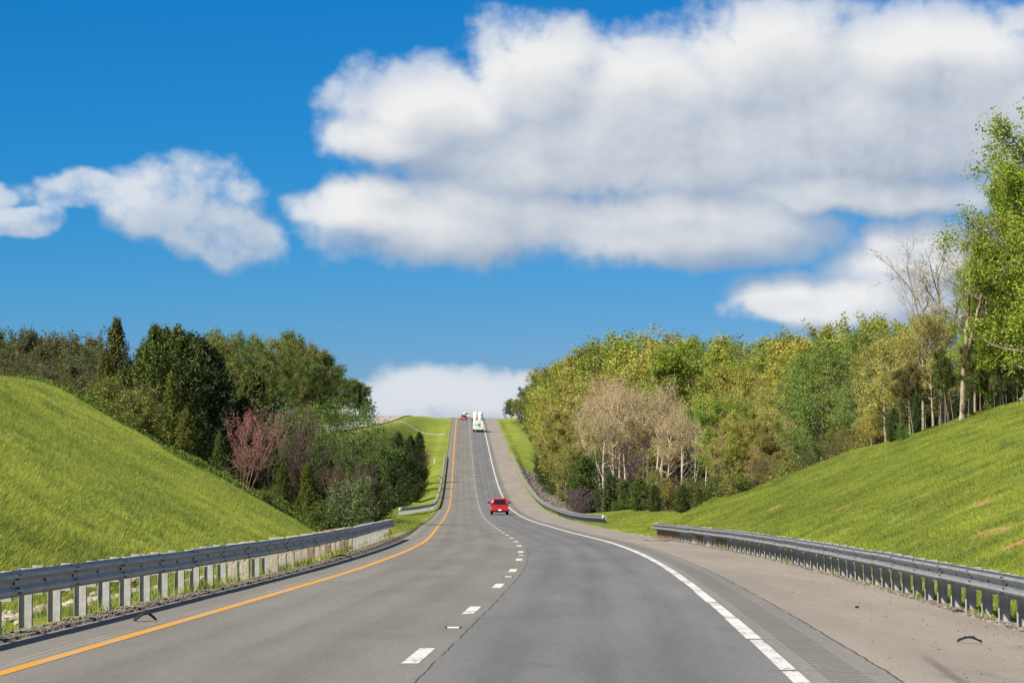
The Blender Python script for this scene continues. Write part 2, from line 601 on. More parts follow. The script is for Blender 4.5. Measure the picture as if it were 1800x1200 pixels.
# pavement: u (across) and s (along) in metres come from the UV map
def asphalt(name, oncoming=False):
    m, t, out = new_mat(name)
    uv = t.new('ShaderNodeUVMap', uv_map="us").outputs[0]
    u, s, _ = t.sep(uv)
    flat = t.comb(u, s)
    long_ = t.comb(u, t.math('MULTIPLY', s, .03))
    big = t.noise(t.comb(u, t.math('MULTIPLY', s, .12)), .5, 5, .6)
    streak = t.noise(long_, 2.2, 5, .6)
    grain = t.noise(flat, 45, 2, .8)
    grit = t.noise(flat, 12, 3, .7)
    left = t.mix(t.ss(big, .3, .7), (0.130, 0.122, 0.104), (0.164, 0.155, 0.134))
    right = t.mix(t.ss(big, .3, .7), (.108, .108, .106), (.142, .141, .137))
    lane = t.ss(t.math('ADD', u, t.math('MULTIPLY', t.math('SUBTRACT', big, .5), .25)), .16, .30)
    c = t.mix(lane, left, right)
    strip = t.mix(t.ss(big, .3, .7), (0.150, 0.142, 0.125), (0.182, 0.171, 0.150))
    c = t.mix(t.ss(u, 3.74, 3.80), c, strip)
    tan = t.mix(t.ss(big, .3, .7), (.200, .174, .142), (.250, .218, .178))
    c = t.mix(t.ss(t.math('ADD', u, t.math('MULTIPLY', grit, .05)), 4.62, 4.70), c, tan)
    c = t.mix(t.ss(u, -3.85, -3.92), c, t.mix(t.ss(big, .3, .7), (0.164, 0.153, 0.130), (0.193, 0.178, 0.150)))
    # polished and rubber-stained wheel tracks, oil stripe between them
    for cu, wd, am in ((-2.75, .45, .20), (-.95, .45, .18), (.95, .5, .26), (2.75, .5, .26), (1.85, .35, .26), (-1.85, .35, .16)):
        d = t.math('ABSOLUTE', t.math('SUBTRACT', u, cu))
        k = t.math('MULTIPLY', t.ss(d, wd, .05, 0, am), t.ss(streak, .3, .7, .3, 1.3))
        c = t.mix(k, c, (0.049, 0.049, 0.049))
    # worn blotches, sealed patches
    blot = t.noise(t.comb(u, t.math('MULTIPLY', s, .25)), .8, 6, .62)
    c = t.mix(t.ss(blot, .56, .76, 0, .45), c, (.063, .062, .057))
    c = t.mix(t.ss(t.noise(t.comb(u, t.math('MULTIPLY', s, .06)), 1.1, 4, .6), .55, .75, 0, .30), c, (.21, .20, .18))
    # cracks: the paving seam beside the lane line, the shoulder seam, fine random ones
    wob = t.math('MULTIPLY', t.math('SUBTRACT', t.noise(flat, 1.2, 4, .6), .5), .10)
    uw = t.math('ADD', u, wob)
    crack = None
    for cu, wd in ((.235, .014), (4.64, .022), (-3.98, .010)):
        k = t.ss(t.math('ABSOLUTE', t.math('SUBTRACT', uw, cu)), wd, wd * .3)
        k = t.math('MULTIPLY', k, t.ss(t.noise(t.comb(cu, s), .5, 4, .6), .36, .50))
        crack = k if crack is None else t.math('MAXIMUM', crack, k)
    # transverse joints on the edge strip, one every six metres
    js = t.math('ABSOLUTE', t.math('SUBTRACT', t.math('FRACT', t.math('DIVIDE', t.math('ADD', s, wob), 6.0)), .5))
    jk = t.math('MULTIPLY', t.ss(js, .006, .002), t.ss(u, 3.3, 3.5, 0, .8))
    jk = t.math('MULTIPLY', jk, t.ss(u, 4.6, 4.5))
    crack = t.math('MAXIMUM', crack, jk)
    c = t.mix(t.math('MULTIPLY', crack, .8), c, (0.025, 0.023, 0.021))
    # a tyre mark curving across the shoulder
    sk = t.math('ADD', 5.22, t.math('MULTIPLY', t.math('POWER', t.math('SUBTRACT', s, 24.0), 2.0), .004))
    skd = t.math('ABSOLUTE', t.math('SUBTRACT', uw, sk))
    skk = t.math('MULTIPLY', t.ss(skd, .10, .03), t.math('MULTIPLY', t.ss(s, 33, 29), t.ss(grit, .3, .6)))
    c = t.mix(t.math('MULTIPLY', skk, .55), c, (.035, .034, .033))
    # grain
    g = t.ss(grain, .25, .75, .66, 1.34)
    g2 = t.ss(grit, .3, .7, .85, 1.15)
    c = t.mix(1.0, c, t.comb(t.math('MULTIPLY', g, g2), t.math('MULTIPLY', g, g2), t.math('MULTIPLY', g, g2)), 'MULTIPLY')
    # milled rumble strips on both shoulders: bump relief, with the grooves also coloured darker
    gr = t.math('ABSOLUTE', t.math('SUBTRACT', t.math('FRACT', t.math('DIVIDE', s, .31)), .5))
    gr = t.ss(gr, .16, .30)
    inr = t.math('MULTIPLY', t.ss(u, 3.93, 3.97), t.ss(u, 4.40, 4.36))
    inl = t.math('MULTIPLY', t.ss(u, -4.02, -4.06), t.ss(u, -4.50, -4.46))
    rum = t.math('MULTIPLY', t.math('ADD', inr, inl), gr)
    c = t.mix(t.math('MULTIPLY', rum, .45), c, (0.063, 0.059, 0.052))
    h = t.math('ADD', t.math('MULTIPLY', grain, .006), t.math('MULTIPLY', rum, -.025))
    h = t.math('ADD', h, t.math('MULTIPLY', crack, -.01))
    principled(t, out, c, .85, 0, .25, bump(t, h, .6, 1.0))
    return m


M_road = asphalt("worn_asphalt")


def paint(name, col, wear):
    m, t, out = new_mat(name)
    uv = t.new('ShaderNodeUVMap', uv_map="us").outputs[0]
    u, s, _ = t.sep(uv)
    n = t.noise(t.comb(u, t.math('MULTIPLY', s, .35)), 14, 5, .7)
    n2 = t.noise(t.comb(u, s), .6, 3, .6)
    k = t.ss(t.math('ADD', n, t.math('MULTIPLY', t.math('SUBTRACT', n2, .5), .5)), .55, .66, 0, wear)
    gr = t.noise(t.comb(u, s), 50, 2, .7)
    c = t.mix(t.ss(gr, .3, .7), tuple(x * .88 for x in col), col)
    c = t.mix(t.ss(n2, .35, .7, 0, .35), c, (.30, .29, .26))
    c = t.mix(k, c, (.14, .137, .125))
    principled(t, out, c, .7, 0, .3)
    return m


M_white = paint("white_road_paint", (.56, .55, .51), .9)
M_yellow = paint("yellow_road_paint", (.50, .235, .008), .25)

# galvanised steel
M_steel, t, out = new_mat("galvanised_steel")
pos = t.new('ShaderNodeTexCoord').outputs['Object']
n = t.noise(t.vmath('MULTIPLY', pos, (6, .7, 2)), 3, 5, .65)
n2 = t.noise(pos, 22, 3, .6)
c = t.mix(t.ss(n, .3, .7), (.36, .37, .365), (.52, .53, .52))
c = t.mix(t.ss(n2, .45, .75, 0, .45), c, (.27, .27, .26))
st = t.noise(t.vmath('MULTIPLY', pos, (1, 5, .6)), 1.6, 5, .7)
c = t.mix(t.ss(st, .60, .76, 0, .45), c, (.20, .16, .12))
principled(t, out, c, t.ss(n2, .3, .7, .5, .7), .15, .4)
M_post = flat_mat("galvanised_post", (.345, .345, .32), .75, .05, .3, .22, 7)
M_wood = flat_mat("weathered_post_wood", (.22, .165, .115), .9, 0, .2, .35, 14)
M_greywood = flat_mat("grey_post_wood", (.36, .32, .26), .9, 0, .2, .30, 14)
M_bolt = flat_mat("bolt_steel", (.02, .02, .02), .6, .2)
M_rubber = flat_mat("black_rubber", (.012, .012, .012), .8, 0, .3)
M_rock = None

# ------------------------------------------------------------------ the land sheet
def steps(parts):
    out_ = []
    for a, b, d in parts:
        out_ += list(np.arange(a, b, d))
    return np.array(out_)


ys = np.concatenate([steps([(-40, 20, 5), (20, 210, 1.0), (210, 460, 2.5), (460, 960, 5), (960, 1400, 20)]),
                     1400 * 1.25 ** np.arange(0, 9)])
ul = steps([(-120, -60, 6), (-60, -32, 2), (-32, -9, .75), (-9, -5.6, .34)])
ul = np.concatenate([-120 * 1.35 ** np.arange(12, 0, -1), ul, [-5.5, -5.3, -5.1, -4.9, -4.78, -4.6, -2]])
ur = np.concatenate([[2, 7.5, 7.68, 7.8, 8.0, 8.25, 8.5], steps([(8.8, 14, .5), (14, 36, .8), (36, 60, 2), (60, 126, 6)])])
ur = np.concatenate([ur, 120 * 1.35 ** np.arange(1, 13)])
us = np.concatenate([ul, ur])
UU, YY = np.meshgrid(us, ys)
XX = UU + road_c(np.minimum(YY, 1400))
ZZ = ground(XX, np.minimum(YY, 1400))
ZZ = np.where(YY > 1400, -25 - (YY - 1400) * .01, ZZ)
NX, NY = len(us), len(ys)
idx = np.arange(NX * NY).reshape(NY, NX)
quads = np.stack([idx[:-1, :-1], idx[:-1, 1:], idx[1:, 1:], idx[1:, :-1]], -1).reshape(-1, 4)


def zones(X, Y):
    u = X - road_c(np.minimum(Y, 1400))
    wob = 3 * vnoise(X * .15, Y * .08) + 1.2 * vnoise(X * .6, Y * .4)
    endl, endr = knoll_end_left(X), knoll_end_right(X)
    # woodland floor
    fl = smoothstep(Y + wob, endl + 9, endl + 16) * smoothstep(u + wob * .5, -10.5, -13) * smoothstep(Y, 470, 400)
    fl = np.maximum(fl, smoothstep(X + wob, -46, -50) * smoothstep(Y, 250, 300))
    vr = 13 - .8 * smoothstep(Y, 480, 600)
    fr = smoothstep(Y + wob, endr + 8, endr + 20) * smoothstep(u + wob, vr, vr + 3)
    fr = fr * (1 - smoothstep(Y, 960, 1100))
    litter = np.maximum(fl, fr)
    # rubble: verge gravel, rock-lined ditch on the left, rubble bank on the right
    g = smoothstep(u, -5.5, -5.05) * (u < 0) * (1 - .7 * smoothstep(Y, 135, 150))
    g = np.maximum(g, smoothstep(u, 8.9, 8.1) * (u > 0) * np.where(Y < 165, 1, .35))
    bank = smoothstep(u, 8.6, 9.0) * smoothstep(u + wob * .6, 15.5, 13.5) * smoothstep(Y, 300, 330) * smoothstep(Y + wob * 6, 560, 520)
    g = np.maximum(g, bank)
    g = np.maximum(g, .9 * smoothstep(np.abs(u + 7.25), 1.0, .6) * smoothstep(Y, 66, 58))
    # rank dark weeds along the foot of the left thicket
    e = Y - endl
    wz = smoothstep(e + wob * .8, -7, -2) * smoothstep(e + wob, 16, 9) * smoothstep(X, -9, -10.5)
    return np.clip(litter, 0, 1), np.clip(g, 0, 1), np.clip(wz, 0, 1)


# small bare clay patches: where the photo shows them
BARE = [((px - 900) / F * y_, y_, a_, b_) for px, y_, a_, b_ in (
    (165, 113, .45, 2.2), (345, 88, .9, 1.6), (128, 62, .45, 1.1), (75, 66, .4, .9), (290, 82, .7, 1.5), (5, 128, .5, 1.8), (470, 104, .5, 1.5), (215, 72, .8, 1.3),
    (1735, 92, .7, 1.8), (1752, 78, .55, 1.5), (1712, 80, .5, 1.5), (1782, 70, .6, 1.5), (1366, 150, .6, 2.5), (1620, 108, .5, 2.0), (1690, 66, .5, 1.2), (1480, 120, .4, 2.5))]


def soil_at(X, Y):
    r = np.zeros(np.broadcast(X, Y).shape)
    for bx, by, a_, b_ in BARE:
        r = np.maximum(r, np.exp(-((X - bx) / a_) ** 2 - ((Y - by) / b_) ** 2))
    return r


lit_, grv_, wd_ = zones(XX, YY)
me = np_mesh("ground", np.stack([XX, YY, ZZ + CAMZ], -1).reshape(-1, 3), quads, True, M_land)
at = me.attributes.new("zone", 'FLOAT_VECTOR', 'POINT')
at.data.foreach_set("vector", np.stack([lit_, grv_, wd_], -1).reshape(-1).astype(np.float32))
at = me.attributes.new("soil", 'FLOAT', 'POINT')
at.data.foreach_set("value", soil_at(XX, YY).reshape(-1).astype(np.float32))
tag(obj("ground", me), "grassy cut slopes, median and woodland floor around the highway", kind="structure")


# ------------------------------------------------------------------ pavement
def ribbon(name, mat, ulist, ylist, zfun, cfun=road_c, zrfun=road_z, skirt=0.0, parent=None, thick=0.0):
    ul_ = np.array(ulist, float)
    Yg, Ug = np.meshgrid(np.array(ylist, float), ul_, indexing='ij')
    X = cfun(Yg) + Ug
    Z = zrfun(Yg) + zfun(Ug, Yg) + CAMZ
    n, m = Yg.shape
    P = np.stack([X, Yg, Z], -1)
    UVu, UVs = Ug.copy(), Yg.copy()
    if skirt:
        a = P[:, :1].copy(); a[..., 2] -= skirt; a[..., 0] -= .03
        b = P[:, -1:].copy(); b[..., 2] -= skirt; b[..., 0] += .03
        P = np.concatenate([a, P, b], 1)
        UVu = np.concatenate([Ug[:, :1], Ug, Ug[:, -1:]], 1)
        UVs = np.concatenate([Yg[:, :1], Yg, Yg[:, -1:]], 1)
        m += 2
    ix = np.arange(n * m).reshape(n, m)
    q = np.stack([ix[:-1, :-1], ix[:-1, 1:], ix[1:, 1:], ix[1:, :-1]], -1).reshape(-1, 4)
    me = np_mesh(name, P.reshape(-1, 3), q, False, mat)
    uvl = me.uv_layers.new(name="us")
    uvs = np.stack([UVu.ravel(), UVs.ravel()], -1)[q.ravel()]
    uvl.data.foreach_set("uv", uvs.ravel().astype(np.float32))
    return obj(name, me, parent)


def road_cross(u, y):
    z = np.where(u > 4.0, -(u - 4.0) * .06, 0.0)
    return z


yr = steps([(-30, 200, 2), (200, 1000, 4), (1000, 1300, 20)])
road = ribbon("road", M_road, [LEDGE, -4.2, -3.66, -2, 0, 2, 3.66, 4.0, 4.64, 6, REDGE], yr, road_cross, skirt=.5)
tag(road, "two lane asphalt carriageway with tan right shoulder, dipping and climbing to the crest", kind="structure")


# a few stretches of the yellow edge line; every dash and every bar of the white edge line is its own piece
def strip(name, mat, u0, u1, y0, y1, parent=road, dy=2.0, lift=.004, nu=2):
    n = max(2, int((y1 - y0) / dy) + 1)
    return ribbon(name, mat, np.linspace(u0, u1, nu), np.linspace(y0, y1, n),
                  lambda u, y: road_cross(u, y) + lift, parent=parent)


rng = random.Random(11)
y = 8.0
while y < 300:                       # yellow line, laid in lengths
    L = 12.2
    strip("yellow_edge_line", M_yellow, -3.79 + rng.uniform(-.012, .012), -3.62 + rng.uniform(-.008, .008), y, y + L - .02)
    y += L
strip("yellow_edge_line", M_yellow, -3.79, -3.60, y, 560, dy=4)
strip("yellow_edge_line", M_yellow, -3.80, -3.56, 560.02, 1000, dy=4)
y = 9.0
while y < 130:                       # white edge line, broken at the joints
    L = 6.0
    strip("white_edge_line", M_white, 3.585 + rng.uniform(-.01, .01), 3.75 + rng.uniform(-.01, .01), y + .09, y + L - .09)
    if 40 < y < 52:
        pass
    y += L
strip("white_edge_line", M_white, 3.585, 3.745, y + .05, 420, dy=4)
strip("white_edge_line", M_white, 3.57, 3.75, 420.02, 1000, dy=4)
for k in range(-1, 68):              # lane dashes, 3 m long every 12.2 m
    y0 = 29.6 - 1.45 + 12.19 * k
    strip("lane_dash", M_white, -.085, .085, y0, y0 + 2.9, dy=1.0)

# oncoming carriageway beyond the median
yo = steps([(380, 1000, 5), (1000, 1300, 20)])
M_onc, t, out = new_mat("pale_concrete_paving")
uv = t.new('ShaderNodeUVMap', uv_map="us").outputs[0]
u_, s_, _ = t.sep(uv)
n = t.noise(t.comb(u_, t.math('MULTIPLY', s_, .1)), .8, 5, .6)
principled(t, out, t.mix(t.ss(n, .3, .7), (.27, .235, .195), (.34, .30, .25)), .9, 0, .2)
onc = ribbon("oncoming_road", M_onc, [-5.6, -4, 0, 4, 5.6], yo, lambda u, y: 0 * u, onc_x, onc_z, skirt=.5)
tag(onc, "pale oncoming carriageway cresting beyond the grass median", kind="structure")
ribbon("yellow_edge_line", M_yellow, [4.0, 4.2], yo, lambda u, y: 0 * u + .004, onc_x, onc_z, parent=onc)

# gravel crossing over the median
M_gravel = flat_mat("pale_gravel", (.50, .45, .37), .95, 0, .1, .15, 3)
vs, fs = [], []
n = 30
for i in range(n + 1):
    k = i / n
    x = -33 + (-16.2 + 33) * k
    yc = 716 - 26 * k
    for dy in (-2.4, 2.4):
        zz = gz(x, yc + dy) + .06
        vs.append((x, yc + dy, zz))
for i in range(n):
    fs.append((2*i, 2*i+2, 2*i+3, 2*i+1))
me = np_mesh("path", np.array(vs), np.array(fs), True, M_gravel)
tag(obj("path", me), "pale gravel crossing over the grass median near the crest", kind="structure")


# ------------------------------------------------------------------ guardrails
PROFILE = [(-.156, .012), (-.148, .0), (-.128, .006), (-.114, .060), (-.102, .080), (-.085, .083), (-.068, .066), (-.030, .008), (0, 0),
           (.030, .008), (.068, .066), (.085, .083), (.102, .080), (.114, .060), (.128, .006), (.148, 0), (.156, .012)]


def rail_panel_mesh(side, name="rail_panel", L=3.81, lap=.16):
    """W-beam along +Y, humps towards side*X; 4 mm thick"""
    n = len(PROFILE)
    vs = []
    for y in (-lap, L + lap):
        for off in (0.0, -.004):
            for h, d in PROFILE:
                vs.append((side * (d + off), y, h))
    f = []
    for k in range(2):                 # front and back skins
        b = k * n
        for i in range(n - 1):
            a0, a1, c0, c1 = b + i, b + i + 1, 2 * n + b + i, 2 * n + b + i + 1
            f.append((a0, a1, c1, c0) if k == 0 else (a1, a0, c0, c1))
    for e in (0, 2 * n):               # ends
        for i in range(n - 1):
            f.append((e + i, e + i + 1, e + n + i + 1, e + n + i))
    for i in (0, n - 1):               # rims
        f.append((i, 2 * n + i, 3 * n + i, n + i))
    return np_mesh(name, np.array(vs), np.array(f), True, M_steel)


def bolts_mesh(side):
    mb = MB()
    for h, d in ((.108, .072), (.055, .050), (-.055, .050), (-.108, .072)):
        for dy in (-.055, .055):
            mb.box(side * d - .012, side * d + .016, dy - .018, dy + .018, h - .011, h + .011)
    mb.box(-.012, .018, 1.88, 1.93, -.018, .018)
    mb.box(-.012, .018, -.03, .03, -.018, .018)
    return mb.mesh("bolt", M_bolt)


def post_mesh(side, kind):
    """post stands behind the rail: local X away from traffic is -side; z=0 at the ground"""
    mb = MB()
    s = -side
    if kind == 'steel':                # I-section: two flanges and a web
        for x0 in (.145, .308):
            a, b = sorted((s * x0, s * (x0 + .007)))
            mb.box(a, b, -.05, .05, -.4, .74)
        a, b = sorted((s * .152, s * .308))
        mb.box(a, b, -.004, .004, -.4, .738)
        return mb.mesh("post", M_post)
    a, b = sorted((s * .145, s * .335))
    mb.box(a, b, -.075, .075, -.4, .76)
    return mb.mesh("post", M_wood if kind == 'wood' else M_greywood, bevel=.006)


def block_mesh(side, kind):
    mb = MB()
    s = -side
    a, b = sorted((s * .006, s * .143))
    if kind == 'steel':
        mb.box(a, b, -.045, .045, -.19, .17)
        return mb.mesh("block", M_post)
    mb.box(a, b, -.07, .07, -.19, .175)
    return mb.mesh("block", M_wood if kind == 'wood' else M_greywood, bevel=.006)


def guardrail(label, side, upath, y0, y1, wood=(), grey=(), base=None, droop=None, height=.58, ends=(False, False), detail=True):
    """side=+1: humps towards +X. upath(y) gives the offset from the road centre"""
    step = 3.81
    root = empty("guardrail", (float(road_c(y0) + upath(y0)), y0, gz(float(road_c(y0) + upath(y0)), y0)))
    bpy.context.view_layer.update()
    inv = root.matrix_world.inverted()
    tag(root, label, "guardrail", "steel guardrails beside the road")
    gm = base or (lambda x, y: gz(x, y))
    pm, bm_ = rail_panel_mesh(side), bolts_mesh(side)
    pk = {k: post_mesh(side, k) for k in ('steel', 'wood', 'grey')}
    bk = {k: block_mesh(side, k) for k in ('steel', 'wood', 'grey')}
    rg = random.Random(int(y0 * 7 + side))

    def pt(y, h):
        x = float(road_c(y) + upath(y))
        off = 0.0 if droop is None else droop(y)
        return Vector((x, y, gm(x - side * .2, y) + h + off))
    n = int(round((y1 - y0) / step))
    for i in range(n):
        ya, yb = y0 + i * step, y0 + (i + 1) * step
        a, b = pt(ya, height), pt(yb, height)
        d = (b - a).normalized()
        q = Vector((d.x, d.y, 0)).normalized()
        yaw = math.atan2(-q.x, q.y)
        pitch = math.asin(d.z)
        M = Matrix.Translation(a + Vector((side * (.004 if i % 2 else 0), 0, rg.uniform(-.008, .008)))) @ Matrix.Rotation(yaw, 4, 'Z') @ Matrix.Rotation(pitch, 4, 'X') @ Matrix.Rotation(rg.uniform(-.02, .02), 4, 'Y')
        o = obj("rail_panel", pm, root)
        o.matrix_local = inv @ M
        if detail:
            bo = obj("bolt", bm_, o)
            bo["kind"] = "stuff"
        for k in range(2):
            yp = ya + k * step / 2
            j = 2 * i + k
            kind = 'wood' if j in wood else 'grey' if j in grey else 'steel'
            p = pt(yp, 0)
            po = obj("post", pk[kind], root)
            po.matrix_local = inv @ (Matrix.Translation(p + Vector((0, 0, rg.uniform(-.02, .02)))) @ Matrix.Rotation(yaw + rg.uniform(-.05, .05), 4, 'Z') @ Matrix.Rotation(rg.uniform(-.012, .012), 4, 'X'))
            bl = obj("block", bk[kind], po)
            bl.location = (0, 0, height)
    yp = y1
    for yy, flag, sgn in ((y0, ends[0], -1), (y0 + n * step, ends[1], 1)):   # flared end shoe
        if flag:
            p = pt(yy, height)
            mb = MB()
            rings = []
            for k in range(7):
                a = k / 6 * math.pi * .95
                cx, cy = side * (.02 - .10 * (1 - math.cos(a))), sgn * (.13 + .10 * math.sin(a))
                rings.append([(cx, cy, -.156), (cx, cy, .156), (cx - side * .004, cy + .004, .156), (cx - side * .004, cy + .004, -.156)])
            mb.loft(rings)
            o = obj("end_shoe", mb.mesh("end_shoe", M_steel, True), root)
            o.matrix_local = inv @ Matrix.Translation(p)
    if ends[1]:
        p = pt(y0 + n * step - .05, 0)
        po = obj("post", pk['wood'], root)
        po.matrix_local = inv @ Matrix.Translation(p)
    return root


guardrail("grey guardrail on the left, nearest the camera, along the yellow line", 1, lambda y: -5.14, 15.0, 121.7,
          wood=(31, 34, 37, 38), grey=(22, 23, 26, 27, 28, 29, 30, 32, 33, 35, 36, 39), ends=(False, True), height=.60)
guardrail("bright guardrail on the right, nearest the camera, beside the tan shoulder", -1, lambda y: 7.80, 30.0, 148.2,
          wood=(42, 43, 44, 48, 49, 55, 56, 57, 58, 59, 60, 61), grey=(46, 50), ends=(False, True), height=.60)
guardrail("far guardrail on the left, curving down beside the dark thicket", 1,
          lambda y: -5.25 - 2.3 * float(smoothstep(y, 345, 256)), 256.0, 566.0, detail=False, ends=(True, True), height=.62)
guardrail("far guardrail on the right, climbing the hill beside the rubble bank", -1,
          lambda y: 7.95 + .9 * float(smoothstep(y, 262, 222)), 222.0, 566.0, detail=False, ends=(True, True), height=.60)

# ------------------------------------------------------------------ loose rock
M_rock, t, out = new_mat("pale_limestone")
pos = t.new('ShaderNodeTexCoord').outputs['Object']
isl = t.new('ShaderNodeNewGeometry').outputs['Random Per Island']
n = t.noise(pos, 9, 4, .6)
c = t.mix(isl, (.26, .215, .17), (.50, .44, .38))
c = t.mix(t.ss(n, .35, .75, 0, .5), c, (.26, .20, .15))
principled(t, out, c, .9, 0, .2, bump(t, n, .5, .03))


M_rubble, t, out = new_mat("brown_rubble")
pos = t.new('ShaderNodeTexCoord').outputs['Object']
isl = t.new('ShaderNodeNewGeometry').outputs['Random Per Island']
n = t.noise(pos, 5, 4, .6)
c = t.mix(isl, (.085, .075, .065), (.21, .185, .155))
c = t.mix(t.ss(n, .35, .75, 0, .5), c, (.10, .08, .06))
principled(t, out, c, .9, 0, .2)


def rock_pile(name, label, pts, smin, smax_, seed, mat=None, zfun=gz):
    rs = np.random.RandomState(seed)
    bm = bmesh.new()
    bmesh.ops.create_icosphere(bm, subdivisions=1, radius=1.0)
    base = np.array([v.co[:] for v in bm.verts])
    tri = np.array([[v.index for v in f.verts] for f in bm.faces])
    bm.free()
    V, Fc = [], []
    for k, (x, y) in enumerate(pts):
        s = rs.uniform(smin, smax_)
        a = rs.uniform(0, 6.28)
        v = base * (1 + rs.uniform(-.28, .28, (len(base), 1))) * np.array([rs.uniform(.7, 1.3), rs.uniform(.7, 1.3), rs.uniform(.5, .85)]) * s
        rot = np.array([[math.cos(a), -math.sin(a), 0], [math.sin(a), math.cos(a), 0], [0, 0, 1]])
        v = v @ rot.T + np.array([x, y, zfun(x, y) + s * .35])
        V.append(v); Fc.append(tri + k * len(base))
    me = np_mesh(name, np.concatenate(V), np.concatenate(Fc), False, mat or M_rock)
    return tag(obj(name, me), label, "rocks", kind="stuff")


rs = np.random.RandomState(3)
pts = []
for k in range(2600):
    y = rs.uniform(30, 64)
    u = -7.2 + rs.normal(0, .45)
    pts.append((float(road_c(y)) + u, y))
rock_pile("ditch_rubble", "pale broken limestone lining the ditch behind the left guardrail", pts, .05, .135, 4)
pts = []
for k in range(7000):
    y = 22 + 100 * rs.uniform(0, 1) ** 1.3
    u = LEDGE - .03 - abs(rs.normal(0, .17))
    pts.append((float(road_c(y)) + u, y))
rock_pile("verge_gravel", "dark broken asphalt and gravel at the foot of the left guardrail", pts, .006, .024, 6, M_rubble)
pts = []
for k in range(2500):
    y = 30 + 120 * rs.uniform(0, 1) ** 1.3
    u = REDGE - .05 + abs(rs.normal(0, .25))
    pts.append((float(road_c(y)) + u, y))
rock_pile("verge_gravel", "loose gravel along the foot of the right guardrail", pts, .006, .028, 7, M_rubble)
pts = []
for k in range(420):
    y = 24 + 90 * rs.uniform(0, 1) ** 1.5
    u = REDGE - 2.9 * rs.uniform(0, 1) ** 2.2
    pts.append((float(road_c(y)) + u, y))
rock_pile("shoulder_grit", "scattered pebbles and grit lying on the right shoulder", pts, .004, .016, 8, M_rubble,
          lambda x, y: float(road_z(y)) + float(road_cross(np.array(x - float(road_c(y))), y)) + CAMZ)
pts = []
for k in range(5000):
    y = rs.uniform(310, 550)
    u = rs.uniform(8.7, 13.5)
    pts.append((float(road_c(y)) + u, y))
rock_pile("bank_rubble", "grey brown rubble bank falling away behind the far right guardrail", pts, .08, .26, 5, M_rubble)


# ------------------------------------------------------------------ trees
def leaf_mesh(name, C, size, rs, mat, up=.3, out_from=None, aspect=.62):
    """many small leaf faces, one rhombus each"""
    C = np.asarray(C, float)
    n = len(C)
    nrm = rs.normal(0, 1, (n, 3))
    nrm[:, 2] += up * 2
    if out_from is not None:
        d = C - out_from
        d /= np.linalg.norm(d, axis=1, keepdims=True) + 1e-6
        nrm += d * .8
    nrm /= np.linalg.norm(nrm, axis=1, keepdims=True)
    t1 = np.cross(nrm, rs.normal(0, 1, (n, 3)))
    t1 /= np.linalg.norm(t1, axis=1, keepdims=True) + 1e-9
    t2 = np.cross(nrm, t1)
    s = (size * rs.uniform(.6, 1.35, n))[:, None] * .5
    V = np.stack([C - t1 * s, C + t2 * s * aspect + nrm * s * .15, C + t1 * s, C - t2 * s * aspect + nrm * s * .15], 1).reshape(-1, 3)
    return np_mesh(name, V, np.arange(4 * n).reshape(n, 4), False, mat)


def tube_mesh(name, segs, mat):
    """segs: (p0, p1, r0, r1)"""
    V, Fc = [], []
    b = 0
    for p0, p1, r0, r1 in segs:
        d = p1 - p0
        L = np.linalg.norm(d)
        if L < 1e-5:
            continue
        d = d / L
        ns = 7 if r0 > .09 else 4 if r0 > .03 else 3
        a = np.cross(d, (0.3, .9, .1)); a /= np.linalg.norm(a)
        c = np.cross(d, a)
        th = np.arange(ns) * 2 * math.pi / ns
        ring = np.cos(th)[:, None] * a + np.sin(th)[:, None] * c
        V.append(p0 + ring * r0); V.append(p1 + d * r1 * .4 + ring * r1)
        i = np.arange(ns); j = (i + 1) % ns
        Fc.append(np.stack([b + i, b + j, b + ns + j, b + ns + i], -1))
        b += 2 * ns
    return np_mesh(name, np.concatenate(V), np.concatenate(Fc), True, mat)


def unit(v):
    return v / (np.linalg.norm(v) + 1e-9)


def wander(rs, p, d, L, r0, r1, n, segs, jit=.18, trop=.06):
    pts = [p]
    for i in range(n):
        d = unit(d + rs.normal(0, jit, 3) + np.array([0, 0, trop]))
        q = p + d * L / n
        ra = r0 + (r1 - r0) * i / n
        rb = r0 + (r1 - r0) * (i + 1) / n
        segs.append((p, q, ra, rb))
        p = q
        pts.append(p)
    return pts, d


